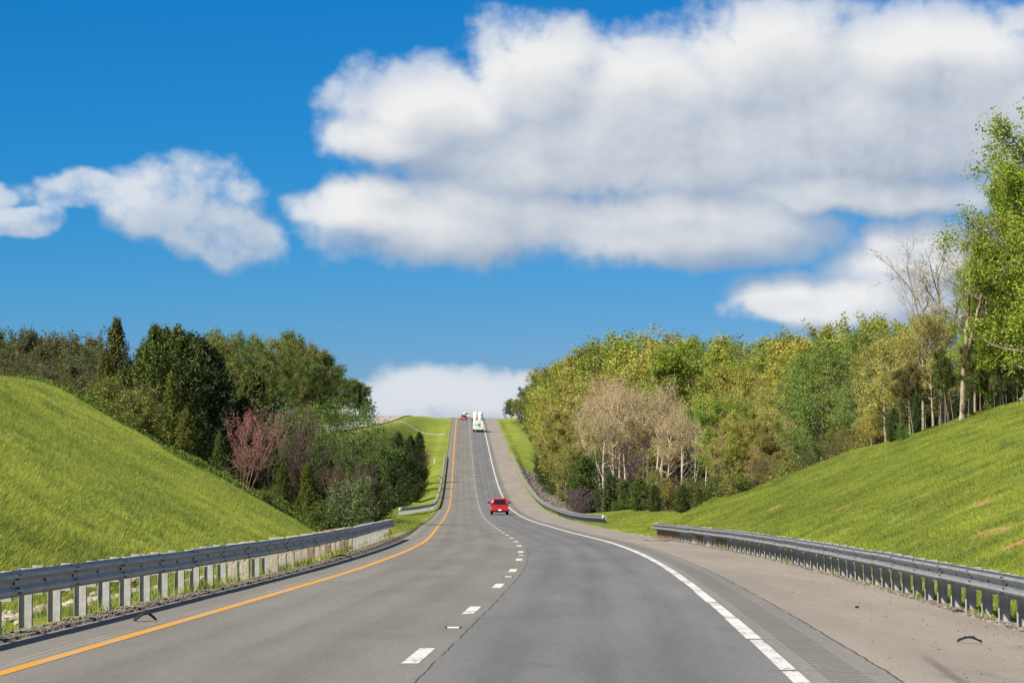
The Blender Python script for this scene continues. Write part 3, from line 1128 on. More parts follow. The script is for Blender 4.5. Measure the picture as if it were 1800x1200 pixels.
def grow(rs, H, bare, rad, nl, nb, nt, trunk_r, shape='oval', steep=.75, fork=1, lean=.03, twig=.9, crook=.06):
    """trunk -> limbs -> branches -> twigs. Returns segments and twig points"""
    segs, tips = [], []
    trunks = []
    d0 = unit(np.array([rs.normal(0, lean), rs.normal(0, lean), 1.0]))
    n = 9
    pts, d = wander(rs, np.zeros(3) - np.array([0, 0, .3]), d0, H * .93, trunk_r, trunk_r * .16, n, segs, crook, .03)
    segs.insert(0, (np.array([0, 0, -.5]), np.array([0, 0, .25]), trunk_r * 1.5, trunk_r * 1.02))
    trunks.append(np.array(pts))
    for k in range(fork - 1):
        i = rs.randint(2, 5)
        p = trunks[0][i]
        a = rs.uniform(0, 6.28)
        dd = unit(np.array([math.cos(a) * .38, math.sin(a) * .38, 1]))
        ps, _ = wander(rs, p, dd, H * .90 - p[2], trunk_r * .6, trunk_r * .1, 6, segs, crook, .08)
        trunks.append(np.array(ps))
    for li in range(nl):
        tr = trunks[li % len(trunks)]
        f = bare + (1 - bare) * ((li + rs.uniform(0, 1)) / nl)
        zt = f * tr[-1][2]
        zt = max(zt, tr[0][2] + .2)
        i = int(np.clip(np.searchsorted(tr[:, 2], zt) - 1, 0, len(tr) - 2))
        k = np.clip((zt - tr[i, 2]) / max(tr[i + 1, 2] - tr[i, 2], 1e-3), 0, 1)
        p = tr[i] * (1 - k) + tr[i + 1] * k
        h = (f - bare) / (1 - bare)
        if shape == 'oval':
            w = math.sqrt(max(0.05, 1 - (2 * h - .85) ** 2 / 1.5))
        elif shape == 'round':
            w = math.sqrt(max(.06, 1 - (2 * h - 1.0) ** 2 * .92))
        elif shape == 'vase':
            w = .35 + .75 * h if h < .75 else .9 - 1.6 * (h - .75)
        else:
            w = max(.12, 1.0 - h * .9)
        a = li * 2.399 + rs.uniform(-.5, .5)
        sl = steep * (.35 + .9 * h) + rs.uniform(-.15, .15)
        dd = unit(np.array([math.cos(a), math.sin(a), sl]))
        L = rad * w * rs.uniform(.8, 1.15) * math.sqrt(1 + sl * sl * .5)
        r0 = trunk_r * (.42 - .26 * h)
        lp, ld = wander(rs, p, dd, L, r0, r0 * .2, 5, segs, .14, .05)
        for bi in range(nb):
            fb = .3 + .7 * (bi + rs.uniform(0, 1)) / nb
            q = lp[min(int(fb * 5), 5)]
            bd = unit(ld + rs.normal(0, .55, 3) + np.array([0, 0, .15]))
            bL = L * .38 * rs.uniform(.6, 1.2)
            bp, bdd = wander(rs, q, bd, bL, r0 * .34, r0 * .12, 3, segs, .2, .05)
            for ti in range(nt):
                q2 = bp[rs.randint(1, 4)]
                td = unit(bdd + rs.normal(0, .7, 3) + np.array([0, 0, .12]))
                tp, _ = wander(rs, q2, td, twig * rs.uniform(.5, 1.2), r0 * .11 + .004, .005, 2, segs, .25, .05)
                tips.append((q2, tp[1], tp[2]))
    return segs, tips


def leaves_on(rs, tips, per, spread):
    T = np.array([[a, b, c] for a, b, c in tips])
    n = len(T) * per
    ti = rs.randint(0, len(T), n)
    k = rs.uniform(0, 2, n)
    i = np.minimum(k.astype(int), 1)
    fr = (k - i)[:, None]
    P = T[ti, i] * (1 - fr) + T[ti, i + 1] * fr
    return P + rs.normal(0, spread, (n, 3))


# leaf and bark colours come from each tree's own object colour
def leaf_mat(name, trans=.35, vary=.35, rough=.6, spec=.25):
    m, t, out = new_mat(name)
    oc = t.new('ShaderNodeObjectInfo')
    isl = t.new('ShaderNodeNewGeometry').outputs['Random Per Island']
    hsv = t.new('ShaderNodeHueSaturation')
    t.put(hsv.inputs['Hue'], t.ss(isl, 0, 1, .485, .515, 'LINEAR'))
    t.put(hsv.inputs['Value'], t.ss(isl, 0, 1, 1 - vary, 1 + vary, 'LINEAR'))
    hsv.inputs['Saturation'].default_value = 1.0
    t.put(hsv.inputs['Color'], oc.outputs['Color'])
    p = t.new('ShaderNodeBsdfPrincipled')
    t.put(p.inputs['Base Color'], hsv.outputs[0])
    p.inputs['Roughness'].default_value = rough
    p.inputs['Specular IOR Level'].default_value = spec
    tr = t.new('ShaderNodeBsdfTranslucent')
    t.put(tr.inputs[0], hsv.outputs[0])
    mx = t.new('ShaderNodeMixShader')
    mx.inputs[0].default_value = trans
    t.l.new(p.outputs[0], mx.inputs[1]); t.l.new(tr.outputs[0], mx.inputs[2])
    t.l.new(mx.outputs[0], out.inputs[0])
    return m


M_leaf = leaf_mat("spring_leaf", .42)
M_needle = leaf_mat("cedar_spray", .15, .40, .7, .15)
M_bark, t, out = new_mat("bark")
oc = t.new('ShaderNodeObjectInfo')
pos = t.new('ShaderNodeTexCoord').outputs['Object']
n = t.noise(t.vmath('MULTIPLY', pos, (3, 3, .6)), 2.5, 5, .7)
k = t.ss(n, .35, .68, .55, 1.15)
c = t.mix(1.0, oc.outputs['Color'], t.comb(k, k, k), 'MULTIPLY')
principled(t, out, c, .9, 0, .15, bump(t, n, .6, .03))

PROTO = {}


def proto(key, n, fn):
    PROTO[key] = [fn(np.random.RandomState(hash_seed(key) + 17 * i), i) for i in range(n)]


def hash_seed(s):
    return sum(ord(ch) * (i + 3) for i, ch in enumerate(s)) % 10000


def mk_broad(rs, i):          # leafy spring tree, unit height 12 m
    shape = ('oval', 'round', 'oval', 'round', 'vase')[i % 5]
    H = 12
    segs, tips = grow(rs, H, .22 + .06 * (i % 3), (3.6, 4.3, 3.0, 3.9, 4.2)[i % 5], 22, 5, 4, .17, shape, .8, 1 + i % 2, twig=.85)
    P = leaves_on(rs, tips, 27, .22)
    top = max(p[2] for p in P)
    return (tube_mesh("trunk", segs, M_bark), leaf_mesh("crown", P, .225, rs, M_leaf, .35, np.array([0, 0, H * .5])), top)


def mk_budding(rs, i):        # pale trunked tree with a haze of buds and fine twigs
    H = 13
    segs, tips = grow(rs, H, (.42, .36, .30)[i % 3], (3.9, 3.3, 4.2)[i % 3], 17, 6, 6, .19, ('vase', 'round', 'vase')[i % 3], 1.25, 1 + (i + 1) % 3, twig=1.1, crook=.05)
    P = leaves_on(rs, tips, 13, .20)
    top = max(p[2] for p in P)
    return (tube_mesh("trunk", segs, M_bark), leaf_mesh("crown", P, .145, rs, M_leaf, .2), top)


def mk_scrub(rs, i):          # thin, twiggy, brownish wood
    H = 9
    segs, tips = grow(rs, H, .10, 2.9, 22, 6, 5, .10, 'round', 1.0, 2, twig=.9)
    P = leaves_on(rs, tips, 13, .2)
    top = max(p[2] for p in P)
    return (tube_mesh("trunk", segs, M_bark), leaf_mesh("crown", P, .145, rs, M_leaf, .2), top)


def mk_cedar(rs, i):          # dense dark evergreen, unit height 8 m
    H = 8.0
    Rb = (1.9, 2.2, 1.65)[i % 3]
    segs = [(np.array([0, 0, -.4]), np.array([0, 0, H * .5]), .16, .09), (np.array([0, 0, H * .5]), np.array([rs.normal(0, .05), rs.normal(0, .05), H * .96]), .09, .02)]
    C = []
    ns = 330
    for k in range(ns):
        h = ((k + rs.uniform()) / ns)
        h = h ** 1.15
        rr = Rb * (min(1, h * 5 + .35)) * (1 - h ** (2.5 + .7 * (i % 2))) ** .80 * rs.uniform(.55, 1.12) * (1 + .22 * math.sin(h * 9 + i * 2 + 1.3 * math.cos(k * 2.399 + i))) + .06
        a = k * 2.399 + rs.uniform(-.4, .4)
        z0 = h * H * .96
        d = np.array([math.cos(a), math.sin(a), 0])
        tipp = d * rr + np.array([0, 0, z0 + rr * .28])
        root = np.array([0, 0, max(0.05, z0 - rr * .35)])
        segs.append((root, tipp, .018, .006))
        m = 40
        f = rs.uniform(.35, 1.08, m)[:, None]
        p = root + (tipp - root) * f
        p = p + rs.normal(0, 1, (m, 3)) * np.array([.14, .14, .17]) * (1.25 - f * .6)
        C.append(p)
    C = np.concatenate(C)
    C[:, 2] = np.maximum(C[:, 2], .03)
    return (tube_mesh("trunk", segs, M_bark), leaf_mesh("crown", C, .20, rs, M_needle, .15, np.array([0, 0, H * .35]), .40), H)


def mk_redbud(rs, i):         # many-stemmed small tree in blossom, 4 m
    segs, tips = [], []
    for k in range(11):
        a = rs.uniform(0, 6.28)
        sp = rs.uniform(.1, .5)
        d = unit(np.array([math.cos(a) * sp, math.sin(a) * sp, 1]))
        b = np.array([rs.uniform(-.15, .15), rs.uniform(-.15, .15), -.2])
        L = rs.uniform(3.2, 4.1)
        ps, dd = wander(rs, b, d, L, .030, .008, 7, segs, .10, .02)
        for bi in range(11):
            q = ps[rs.randint(2, 8)]
            bd = unit(dd + rs.normal(0, .55, 3) + np.array([0, 0, .2]))
            bp, bdd = wander(rs, q, bd, rs.uniform(.6, 1.5), .014, .006, 4, segs, .18, .05)
            for ti in range(4):
                q2 = bp[rs.randint(1, 5)]
                tp, _ = wander(rs, q2, unit(bdd + rs.normal(0, .5, 3)), rs.uniform(.3, .6), .006, .003, 2, segs, .2, .04)
                tips.append((q2, tp[1], tp[2]))
    tips = [q for q in tips if q[2][2] > 1.9 + rs.uniform(-.5, .6)]
    P = leaves_on(rs, tips, 10, .08)
    return (tube_mesh("trunk", segs, M_bark), leaf_mesh("crown", P, .075, rs, M_leaf, .1), 4.2)


def mk_shrub(rs, i):          # leafy shrub, 2.5 m
    segs, tips = [], []
    for k in range(12):
        a = rs.uniform(0, 6.28)
        sp = rs.uniform(.2, .9)
        d = unit(np.array([math.cos(a) * sp, math.sin(a) * sp, 1]))
        ps, dd = wander(rs, np.array([rs.uniform(-.3, .3), rs.uniform(-.3, .3), -.1]), d, rs.uniform(1.3, 2.5), .02, .006, 5, segs, .15, .0)
        for bi in range(9):
            q = ps[rs.randint(1, 6)]
            tp, _ = wander(rs, q, unit(dd + rs.normal(0, .7, 3)), rs.uniform(.4, .9), .008, .003, 2, segs, .2, .02)
            tips.append((q, tp[1], tp[2]))
    P = leaves_on(rs, tips, 28, .13)
    P[:, 2] = np.maximum(P[:, 2], .03)
    return (tube_mesh("stem", segs, M_bark), leaf_mesh("crown", P, .13, rs, M_leaf, .3), 2.5)


def mk_pole(rs, i):           # slender stem, dark crown high up
    H = 11
    segs, tips = grow(rs, H, .52, 1.7, 16, 5, 4, .11, 'oval', .4, 1, twig=.6, crook=.03)
    for k in range(9):         # dead snags lower down
        z = rs.uniform(.18, .5) * H
        a = rs.uniform(0, 6.28)
        wander(rs, np.array([0, 0, z]), unit(np.array([math.cos(a), math.sin(a), .1])), rs.uniform(.4, 1.2), .018, .005, 3, segs, .15, 0)
    P = leaves_on(rs, tips, 16, .2)
    return (tube_mesh("trunk", segs, M_bark), leaf_mesh("crown", P, .2, rs, M_needle, .3), max(p[2] for p in P))


proto('broad', 6, mk_broad)
proto('budding', 4, mk_budding)
def mk_grove(rs, i):          # tall clean pale stem, flat spreading crown of fine twigs
    H = 13
    segs, tips = grow(rs, H, (.60, .64, .56, .62)[i % 4], (4.0, 3.4, 4.3, 3.6)[i % 4], 17, 7, 7, .20, 'vase', 1.35, 1 + (i % 3 == 0), twig=1.1, crook=.035)
    for k in range(5):
        z = rs.uniform(.25, .5) * H
        a = rs.uniform(0, 6.28)
        wander(rs, np.array([0, 0, z]), unit(np.array([math.cos(a), math.sin(a), .55])), rs.uniform(1.5, 3.5), .05, .012, 5, segs, .16, .02)
    P = leaves_on(rs, tips, 8, .18)
    return (tube_mesh("trunk", segs, M_bark), leaf_mesh("crown", P, .13, rs, M_leaf, .2), max(p[2] for p in P))


proto('grove', 4, mk_grove)
proto('scrub', 3, mk_scrub)
proto('cedar', 5, mk_cedar)
proto('redbud', 3, mk_redbud)
proto('shrub', 3, mk_shrub)
proto('pole', 3, mk_pole)
NAMES = dict(broad="broadleaf_tree", budding="budding_tree", grove="pale_trunked_tree", scrub="scrub_tree", cedar="cedar_tree", redbud="redbud_tree", shrub="shrub", pole="slender_tree")
GREY_BARK = (.20, .165, .125)
PALE_BARK = (.52, .44, .33)
DARK_BARK = (.09, .07, .05)
TREES = []
LEAF_GAIN = 1.5


def plant(key, x, y, height, width=1.0, leaf=(.10, .16, .02), bark=GREY_BARK, var=None, rot=None, label=None, cat=None, group=None, rg=random.Random(77), sink=0.0, tone=.12):
    if key == 'shrub' and height > 3.8:
        key = 'scrub'
    protos = PROTO[key]
    wood, crown, H0 = protos[(rg.randrange(len(protos)) if var is None else var) % len(protos)]
    s = height / H0
    root = empty(NAMES.get(key, key), (x, y, gz(x, y) - sink), rg.uniform(0, 6.28) if rot is None else rot)
    root.scale = (s * width, s * width, s)
    a = obj("stems" if key in ('shrub', 'redbud') else "trunk", wood, root)
    a.color = (*bark, 1)
    b = obj("crown", crown, root)
    j = rg.uniform(1 - tone, 1 + tone)
    lb = LEAF_GAIN
    b.color = (leaf[0] * j * lb, leaf[1] * j * lb * rg.uniform(.95, 1.05), leaf[2] * j * lb, 1)
    tag(root, label, cat or ("shrub" if key == 'shrub' else "tree"), group)
    TREES.append(root)
    return root


def y_for(px, u):
    # depth at which the bearing of px lies u metres off the road centre
    lo, hi = 60.0, 1000.0
    for _ in range(40):
        m = (lo + hi) / 2
        if (px - 900) / F * m - float(road_c(m)) < u:
            lo = m
        else:
            hi = m
    return lo


def at(px, Y):
    return (px - 900) / F * Y


def plant_px(key, px, Y, top, width=1.0, hmin=1.0, hmax=26, **kw):
    x = at(px, Y)
    h = (745 - top) / F * Y - float(ground(x, Y))
    return plant(key, x, Y, min(max(h, hmin), hmax), width, **kw)

rg = random.Random(2024)
YELLOW = (.265, .245, .045)
LIME = (.205, .220, .035)
GREEN = (.125, .165, .028)
TAN = (.300, .235, .095)
OLIVE = (.195, .178, .045)
BROWN = (.160, .120, .055)
DKCEDAR = (.030, .045, .012)
CEDAR = (.055, .075, .014)

# ---- left: cedars and thicket beyond the knoll
for px, Y, top, w_, col, v, lab in (
        (205, 168, 556, .62, (.075, .080, .018), 2, "tall narrow cedar, leftmost evergreen, standing clear against the sky"),
        (186, 164, 612, .60, (.085, .090, .018), 0, "shorter cedar at the left foot of the tall narrow cedar"),
        (232, 174, 640, .55, (.07, .08, .018), 1, "low cedar filling the gap right of the tall narrow cedar"),
        (272, 166, 566, .66, (.060, .078, .016), 1, "broad dark cedar with the highest top in the evergreen clump"),
        (312, 170, 570, .72, (.050, .066, .014), 4, "broad cedar at the middle of the evergreen clump"),
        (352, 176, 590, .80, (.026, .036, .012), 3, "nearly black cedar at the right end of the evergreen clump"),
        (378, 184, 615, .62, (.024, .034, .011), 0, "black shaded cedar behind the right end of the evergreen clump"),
        (292, 178, 572, .75, (.055, .070, .015), 0, "cedar between the two broad ones, behind, in the evergreen clump"),
        (336, 186, 580, .80, (.035, .048, .013), 1, "dark cedar behind the middle of the evergreen clump"),
        (252, 180, 602, .60, (.060, .072, .016), 3, "cedar on the left shoulder of the evergreen clump"),
        (302, 152, 652, .58, (.080, .088, .016), 2, "small olive cedar in front of the broad dark cedar"),
        (268, 148, 700, .75, (.085, .095, .017), 1, "squat round cedar at the grass edge, left of two"),
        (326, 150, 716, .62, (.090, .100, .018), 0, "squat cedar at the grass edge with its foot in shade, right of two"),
        (444, 205, 648, .70, (.055, .070, .015), 1, "cedar rising behind the pink redbud"),
        (428, 186, 692, .80, (.060, .074, .015), 4, "rounded cedar just above the pink redbud"),
        (386, 150, 760, .60, (.050, .075, .016), 2, "small cedar touching the left side of the pink redbud"),
        (498, 162, 812, .55, (.050, .062, .013), 0, "young cedar, left of two, at the foot of the thicket"),
        (540, 160, 812, .62, (.075, .090, .014), 2, "young upright cedar, sunlit, at the foot of the thicket"),
        (520, 186, 775, .80, (.035, .045, .013), 1, "dark cedar behind the two young cedars"),
        (575, 190, 800, .80, (.030, .042, .013), 3, "dark cedar right of the young sunlit cedar"),
        (655, 215, 800, .75, (.040, .055, .014), 0, "dark cedar above the gap between the left guardrails"),
        (676, 362, 786, .85, (.040, .058, .014), 1, "cedar, leftmost of the dark row beside the far left guardrail"),
        (700, 398, 757, .80, (.034, .050, .013), 2, "tall cedar in the dark row beside the far left guardrail"),
        (722, 435, 764, .75, (.030, .044, .012), 4, "dark cedar next to the end of the row by the far left guardrail"),
        (737, 462, 757, .62, (.028, .040, .012), 0, "last dark cedar of the row, nearest the road on the left"),
        (706, 340, 822, 1.2, (.035, .05, .014), 1, "low dark cedar behind the near end of the far left guardrail"),
        (716, 398, 800, 1.2, (.036, .05, .014), 3, "dark cedar in the middle of the thicket edge by the far left guardrail"),
        (729, 404, 830, 1.2, (.040, .055, .014), 0, "small cedar low against the middle of the far left guardrail"),
        (738, 442, 812, 1.1, (.034, .048, .013), 4, "dark cedar below the last dark cedar of the row"),
        (747, 484, 818, 1.0, (.038, .052, .014), 2, "little cedar nearest the climbing part of the far left guardrail"),
        (512, 226, 728, 1.0, (.050, .062, .016), 1, "olive cedar right of the pink redbud's crown"),
        (535, 232, 742, 1.0, (.055, .070, .017), 4, "round cedar behind the dull purple redbud"),
        (688, 318, 815, .85, (.028, .040, .012), 3, "low dark cedar in front of the row by the far left guardrail"),
        (640, 250, 812, .80, (.035, .048, .013), 4, "low dark cedar under the sparse green tree")):
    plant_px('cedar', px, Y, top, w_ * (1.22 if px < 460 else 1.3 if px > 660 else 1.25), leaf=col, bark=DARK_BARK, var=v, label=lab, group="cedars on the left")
plant_px('redbud', 432, 142, 728, .9, leaf=(.235, .095, .10), bark=(.26, .17, .11), var=0, label="pink blossoming redbud with many bare stems at the grass edge", cat="tree")
plant_px('redbud', 745, 488, 790, .9, leaf=(.17, .08, .11), bark=(.15, .11, .09), var=1, label="pink redbud at the right end of the thicket near the far left guardrail", cat="tree")
plant_px('redbud', 640, 180, 815, .55, leaf=(.12, .08, .06), bark=(.13, .09, .07), var=2, label="reddish twiggy redbud low in the thicket", cat="tree")
plant_px('redbud', 508, 176, 742, .8, leaf=(.075, .05, .045), bark=(.13, .09, .075), var=1, label="dull purple redbud right of the pink redbud", cat="tree")
plant_px('redbud', 590, 168, 815, .55, leaf=(.13, .08, .06), bark=(.14, .10, .08), var=2, label="brownish pink redbud beside the young sunlit cedar", cat="tree")
plant_px('scrub', 622, 196, 690, 1.15, leaf=(.065, .115, .018), bark=GREY_BARK, var=0, label="sparse green tree in front of the oncoming carriageway", group="thicket on the left")
plant_px('scrub', 575, 205, 715, 1.0, leaf=(.065, .095, .018), bark=GREY_BARK, var=1, label="green tree left of the sparse green tree in the thicket", group="thicket on the left")
plant_px('scrub', 545, 215, 690, 1.0, leaf=(.12, .15, .024), bark=GREY_BARK, var=2, label="yellowish green small tree above the young cedars", group="thicket on the left")
plant_px('scrub', 470, 200, 720, .9, leaf=(.10, .10, .03), bark=GREY_BARK, var=0, label="olive small tree behind the dull purple redbud", group="thicket on the left")
for px, Y, top, w_, col, v, lab in (
        (215, 143, 668, 1.3, (.13, .14, .028), 0, "olive shrub at the top of the dark weeds"),
        (190, 146, 660, 1.0, (.12, .13, .026), 1, "leafy shrub under the leftmost evergreen"),
        (246, 142, 690, 1.2, (.12, .11, .028), 2, "reddish olive shrub in the middle of the bank of shrubs"),
        (232, 139, 712, 1.0, (.11, .12, .026), 0, "low shrub at the foot of the bank of shrubs"),
        (610, 150, 838, .7, (.09, .12, .04), 1, "pale grey green shrub above the end of the near left guardrail"),
        (627, 152, 850, .6, (.10, .12, .05), 2, "thin silvery shrub beside the end of the near left guardrail"),
        (468, 146, 850, 1.0, (.09, .11, .022), 0, "small olive shrub at the foot of the redbud stems"),
        (668, 225, 842, 1.0, (.06, .085, .02), 1, "dark green shrub left of the far left guardrail's near end"),
        (700, 330, 850, 1.0, (.05, .075, .018), 2, "shaded shrub behind the far left guardrail"),
        (560, 149, 878, .8, (.08, .11, .02), 1, "low green shrub between the young cedars and the guardrail")):
    plant_px('shrub', px, Y, top, w_, leaf=col, bark=DARK_BARK, var=v, label=lab, group="shrubs in the left thicket")

# brownish wood on the skyline at the far left
n = 0
for row, (Y0, dtop) in enumerate(((285, 0), (262, 26), (240, 50))):
    for px in range(-60, 200, 24):
        px_ = px + rg.uniform(-8, 8) + row * 9
        base = 575 + 14 * math.sin(px_ * .09) + (10 if px_ > 150 else 0)
        col = rg.choice([(.085, .095, .028), (.090, .090, .032), (.078, .098, .026), (.068, .09, .025)])
        key = 'broad' if rg.random() < (.8, .6, .25)[row] else 'scrub'
        plant_px(key, px_, Y0 + rg.uniform(-8, 8), base + dtop + rg.uniform(-6, 10), .85, leaf=col, rg=rg,
                 label=("brown olive tree, back row of the far left wood" if row == 0 else "brown olive tree, middle row of the far left wood" if row == 1 else "brown olive tree, front row of the far left wood"),
                 group="far left wood, " + ("back", "middle", "front")[row])
        n += 1

# wooded hill beyond the oncoming carriageway
SKL = pchip([360, 400, 440, 480, 520, 555, 585, 615, 640, 658, 675], [585, 580, 586, 584, 598, 622, 650, 662, 676, 705, 735])
SKLY = pchip([360, 450, 520, 600, 675], [400, 430, 520, 690, 840])
bins = ("behind the evergreen clump", "above the redbud", "on the left hill's dome", "on the left hill's edge", "by the oncoming crest")
for row in range(4):
    for px in list(range(362, 530, 20)) + list(range(530, 664, 10)):
        px_ = px + rg.uniform(-7, 7) + row * 6
        Y = float(SKLY(px_)) - row * 28 if px_ < 425 else min(872, F * (43.5 + 2.5 * (3 - row)) / (900 - px_))
        top = float(SKL(px_)) - 8 + row * 36 + rg.uniform(-6, 8)
        if row > 0 and top > 715 or px_ > 662:
            continue
        if Y > 900 or (Y > 420 and -46 < -5 and abs(at(px_, Y) - float(onc_x(Y))) < 8):
            continue
        col = rg.choice([(.105, .135, .026), (.125, .150, .030), (.14, .145, .034), (.09, .125, .025)] if px_ < 545 else [(.075, .102, .024), (.09, .118, .025)])
        b = min(4, int((px_ - 360) / 62))
        plant_px('broad', px_, Y, top, .95 if px_ < 530 else 1.15, hmin=5, leaf=col, rg=rg,
                 label=("dark green" if col[0] < .095 else "olive green") + " tree " + bins[b] + (", skyline", ", second rank", ", third rank", ", lowest rank")[row],
                 group="left wooded hill " + bins[b])

# ---- right: wooded hillside
SKR = pchip([872, 885, 905, 930, 965, 1000, 1050, 1095, 1150, 1200, 1250, 1320, 1400, 1480, 1540], [730, 709, 690, 669, 645, 626, 600, 580, 584, 592, 584, 592, 580, 566, 560])
SKRY = pchip([872, 905, 960, 1000, 1100, 1250, 1400, 1540], [840, 770, 640, 560, 450, 390, 340, 290])
zones_r = ("by the road crest", "above the rubble bank", "above the pale trunks", "on the right hilltop", "mid right hill", "near the bare trees")
for row in range(7):
    for px in list(range(884, 1000, 14)) + list(range(1000, 1560, 23)):
        px_ = px + rg.uniform(-8, 8) + row * 7
        if px_ > 1555:
            continue
        Ys = float(SKRY(px_))
        if px_ < 1010:
            Ys = min(862, max(Ys, y_for(px_, 15) + 30))
        front = min(Ys, max(262, y_for(px_, 15.5 if px_ > 1000 else 12.8)))
        Y = Ys + (front - Ys) * row / 6.5
        dt = 30 if px_ > 1000 else 22
        top = float(SKR(px_)) - (9 if px_ > 1000 else 4) + row * dt + rg.uniform(-9, 9)
        if Y > Ys + 1 or top > 800 or (px_ < 960 and row > 5):
            continue
        if 1010 < px_ < 1190 and row >= 3 and rg.random() < .8:
            continue
        if 1015 < px_ < 1262 and Y < 392:
            continue
        x = at(px_, Y)
        if x - float(road_c(Y)) < 12.2:
            continue
        f = (px_ - 880) / 680
        if px_ < 940:
            col = rg.choice([GREEN, (.10, .14, .022), OLIVE, (.07, .10, .02)])
        elif row <= 1:
            col = rg.choice([LIME, LIME, YELLOW, GREEN, (.15, .19, .022)])
        else:
            col = rg.choice([YELLOW, YELLOW, OLIVE, TAN, LIME, (.20, .19, .04), (.11, .16, .02)])
        key = 'broad' if rg.random() < (.85 if row <= 2 else .6) else rg.choice(['budding', 'scrub'])
        z = 0 if px_ < 930 else 1 if px_ < 1010 else 2 if px_ < 1180 else 3 if px_ < 1290 else 4 if px_ < 1450 else 5
        nm = "lime green" if col == LIME else "yellow green" if col == YELLOW else "tan" if col == TAN else "green" if col[0] < .13 else "olive"
        plant_px(key, px_, Y, top, rg.uniform(.85, 1.1), hmin=6, leaf=col, bark=rg.choice([GREY_BARK, PALE_BARK, (.33, .27, .20)]), rg=rg, tone=.17,
                 label=nm + {'broad': " leafy", 'budding': " budding", 'scrub': " twiggy"}[key] + " tree " + zones_r[z] + (", skyline", ", second rank", ", third rank", ", fourth rank", ", fifth rank", ", sixth rank", ", front rank")[row],
                 group="right wooded hillside " + zones_r[z])

# pale-trunked grove in front of the hill
for px, Y, top, w_, v, r_, lab in (
        (1078, 348, 655, .95, 0, .3, "pale trunked budding tree, leftmost of the grove, with a leaning companion stem"),
        (1090, 354, 662, .85, 1, 1.2, "thin pale trunked tree, second in the grove"),
        (1101, 358, 655, 1.0, 2, 2.0, "straight pale trunked tree, third in the grove"),
        (1060, 388, 682, .9, 3, 2.6, "tan budding tree on the left rim of the grove"),
        (1130, 350, 672, .85, 1, 4.1, "slim pale tree right of the middle of the grove"),
        (1172, 330, 700, 1.05, 2, 5.2, "low forking pale tree at the front of the grove with long bare limbs"),
        (1198, 348, 690, .8, 3, .8, "pale straight tree on the right of the grove"),
        (1218, 344, 712, .8, 0, 1.9, "pale forked tree at the right end of the grove"),
        (1240, 338, 700, .85, 2, 3.3, "pale double trunked tree beyond the right end of the grove"),
        (1150, 368, 655, 1.0, 0, 2.2, "tan crowned tree at the back of the grove"),
        (1060, 378, 648, 1.05, 1, 3.2, "tan crowned tree at the back left of the grove")):
    plant_px('grove', px, Y, top, w_, leaf=(.33, .245, .105), bark=(.62, .53, .40), var=v, rot=r_, label=lab, group="pale trunked grove")

# dark evergreens and brush at the foot of the right hill
for px, Y, top, w_, col, v, lab in (
        (948, y_for(948, 13), 800, .9, (.060, .052, .030), 0, "brownish cedar at the left corner of the right wood"),
        (965, y_for(965, 13.5), 775, .95, (.036, .050, .014), 1, "dark cedar, first behind the end of the far right guardrail"),
        (985, y_for(985, 14), 768, 1.0, (.040, .060, .014), 3, "dark cedar, second behind the end of the far right guardrail"),
        (1008, y_for(1008, 15), 775, 1.0, (.045, .070, .016), 4, "rounded dark cedar above the purple shrub"),
        (1030, y_for(1030, 14.5), 800, 1.0, (.050, .075, .016), 1, "dark cedar right of the purple shrub"),
        (1052, y_for(1052, 17), 770, .85, (.055, .085, .018), 2, "narrow cedar left of the pale trunks"),
        (1000, y_for(1000, 22), 730, .9, (.065, .10, .02), 0, "green cedar rising behind the dark ones at the wood's left corner"),
        (1072, y_for(1072, 13.5), 832, 1.0, (.045, .065, .016), 4, "low dark cedar below the leftmost pale trunk"),
        (1098, y_for(1098, 14), 842, 1.0, (.060, .085, .018), 0, "low cedar below the middle pale trunks"),
        (1124, y_for(1124, 14.5), 838, 1.0, (.065, .095, .018), 1, "low green cedar right of the middle pale trunks"),
        (1150, y_for(1150, 15), 850, .9, (.050, .070, .016), 3, "low dark cedar left of the low forking pale tree"),
        (1200, y_for(1200, 16), 850, 1.0, (.045, .065, .016), 4, "low dark cedar right of the low forking pale tree"),
        (1228, y_for(1228, 17), 856, 1.0, (.065, .085, .02), 2, "low cedar at the edge of the mown grass")):
    plant_px('cedar', px, Y, top, w_ * 1.5, leaf=col, bark=DARK_BARK, var=v, label=lab, group="cedars on the right")
plant_px('redbud', 1018, y_for(1018, 11.5), 858, 1.3, leaf=(.15, .08, .13), bark=(.15, .10, .10), var=2, label="purple flowering shrub at the far right guardrail's near end", cat="shrub")
plant_px('redbud', 1107, 312, 782, .8, leaf=(.10, .06, .08), bark=(.15, .11, .10), var=0, label="purple redbud in the shade between the pale trunks", cat="tree")
k = 0
for px in range(1140, 1560, 16):
    Y = 276 - max(0, px - 1250) * .23 + rg.uniform(-6, 6)
    base = 890 if px < 1290 else 890 - (px - 1290) * .42
    top = base - rg.uniform(32, 75)
    col = rg.choice([OLIVE, (.11, .125, .028), (.17, .16, .035), BROWN, (.085, .11, .022)])
    plant_px(rg.choice(['shrub', 'shrub', 'scrub']), px + rg.uniform(-6, 6), Y, top, rg.uniform(.9, 1.25), leaf=col, rg=rg,
             label="olive brush at the wood's foot " + ("below the pale grove" if px < 1250 else "above the mown dip" if px < 1400 else "left of the bare trees"),
             group="brush at the foot of the right wood")
    k += 1

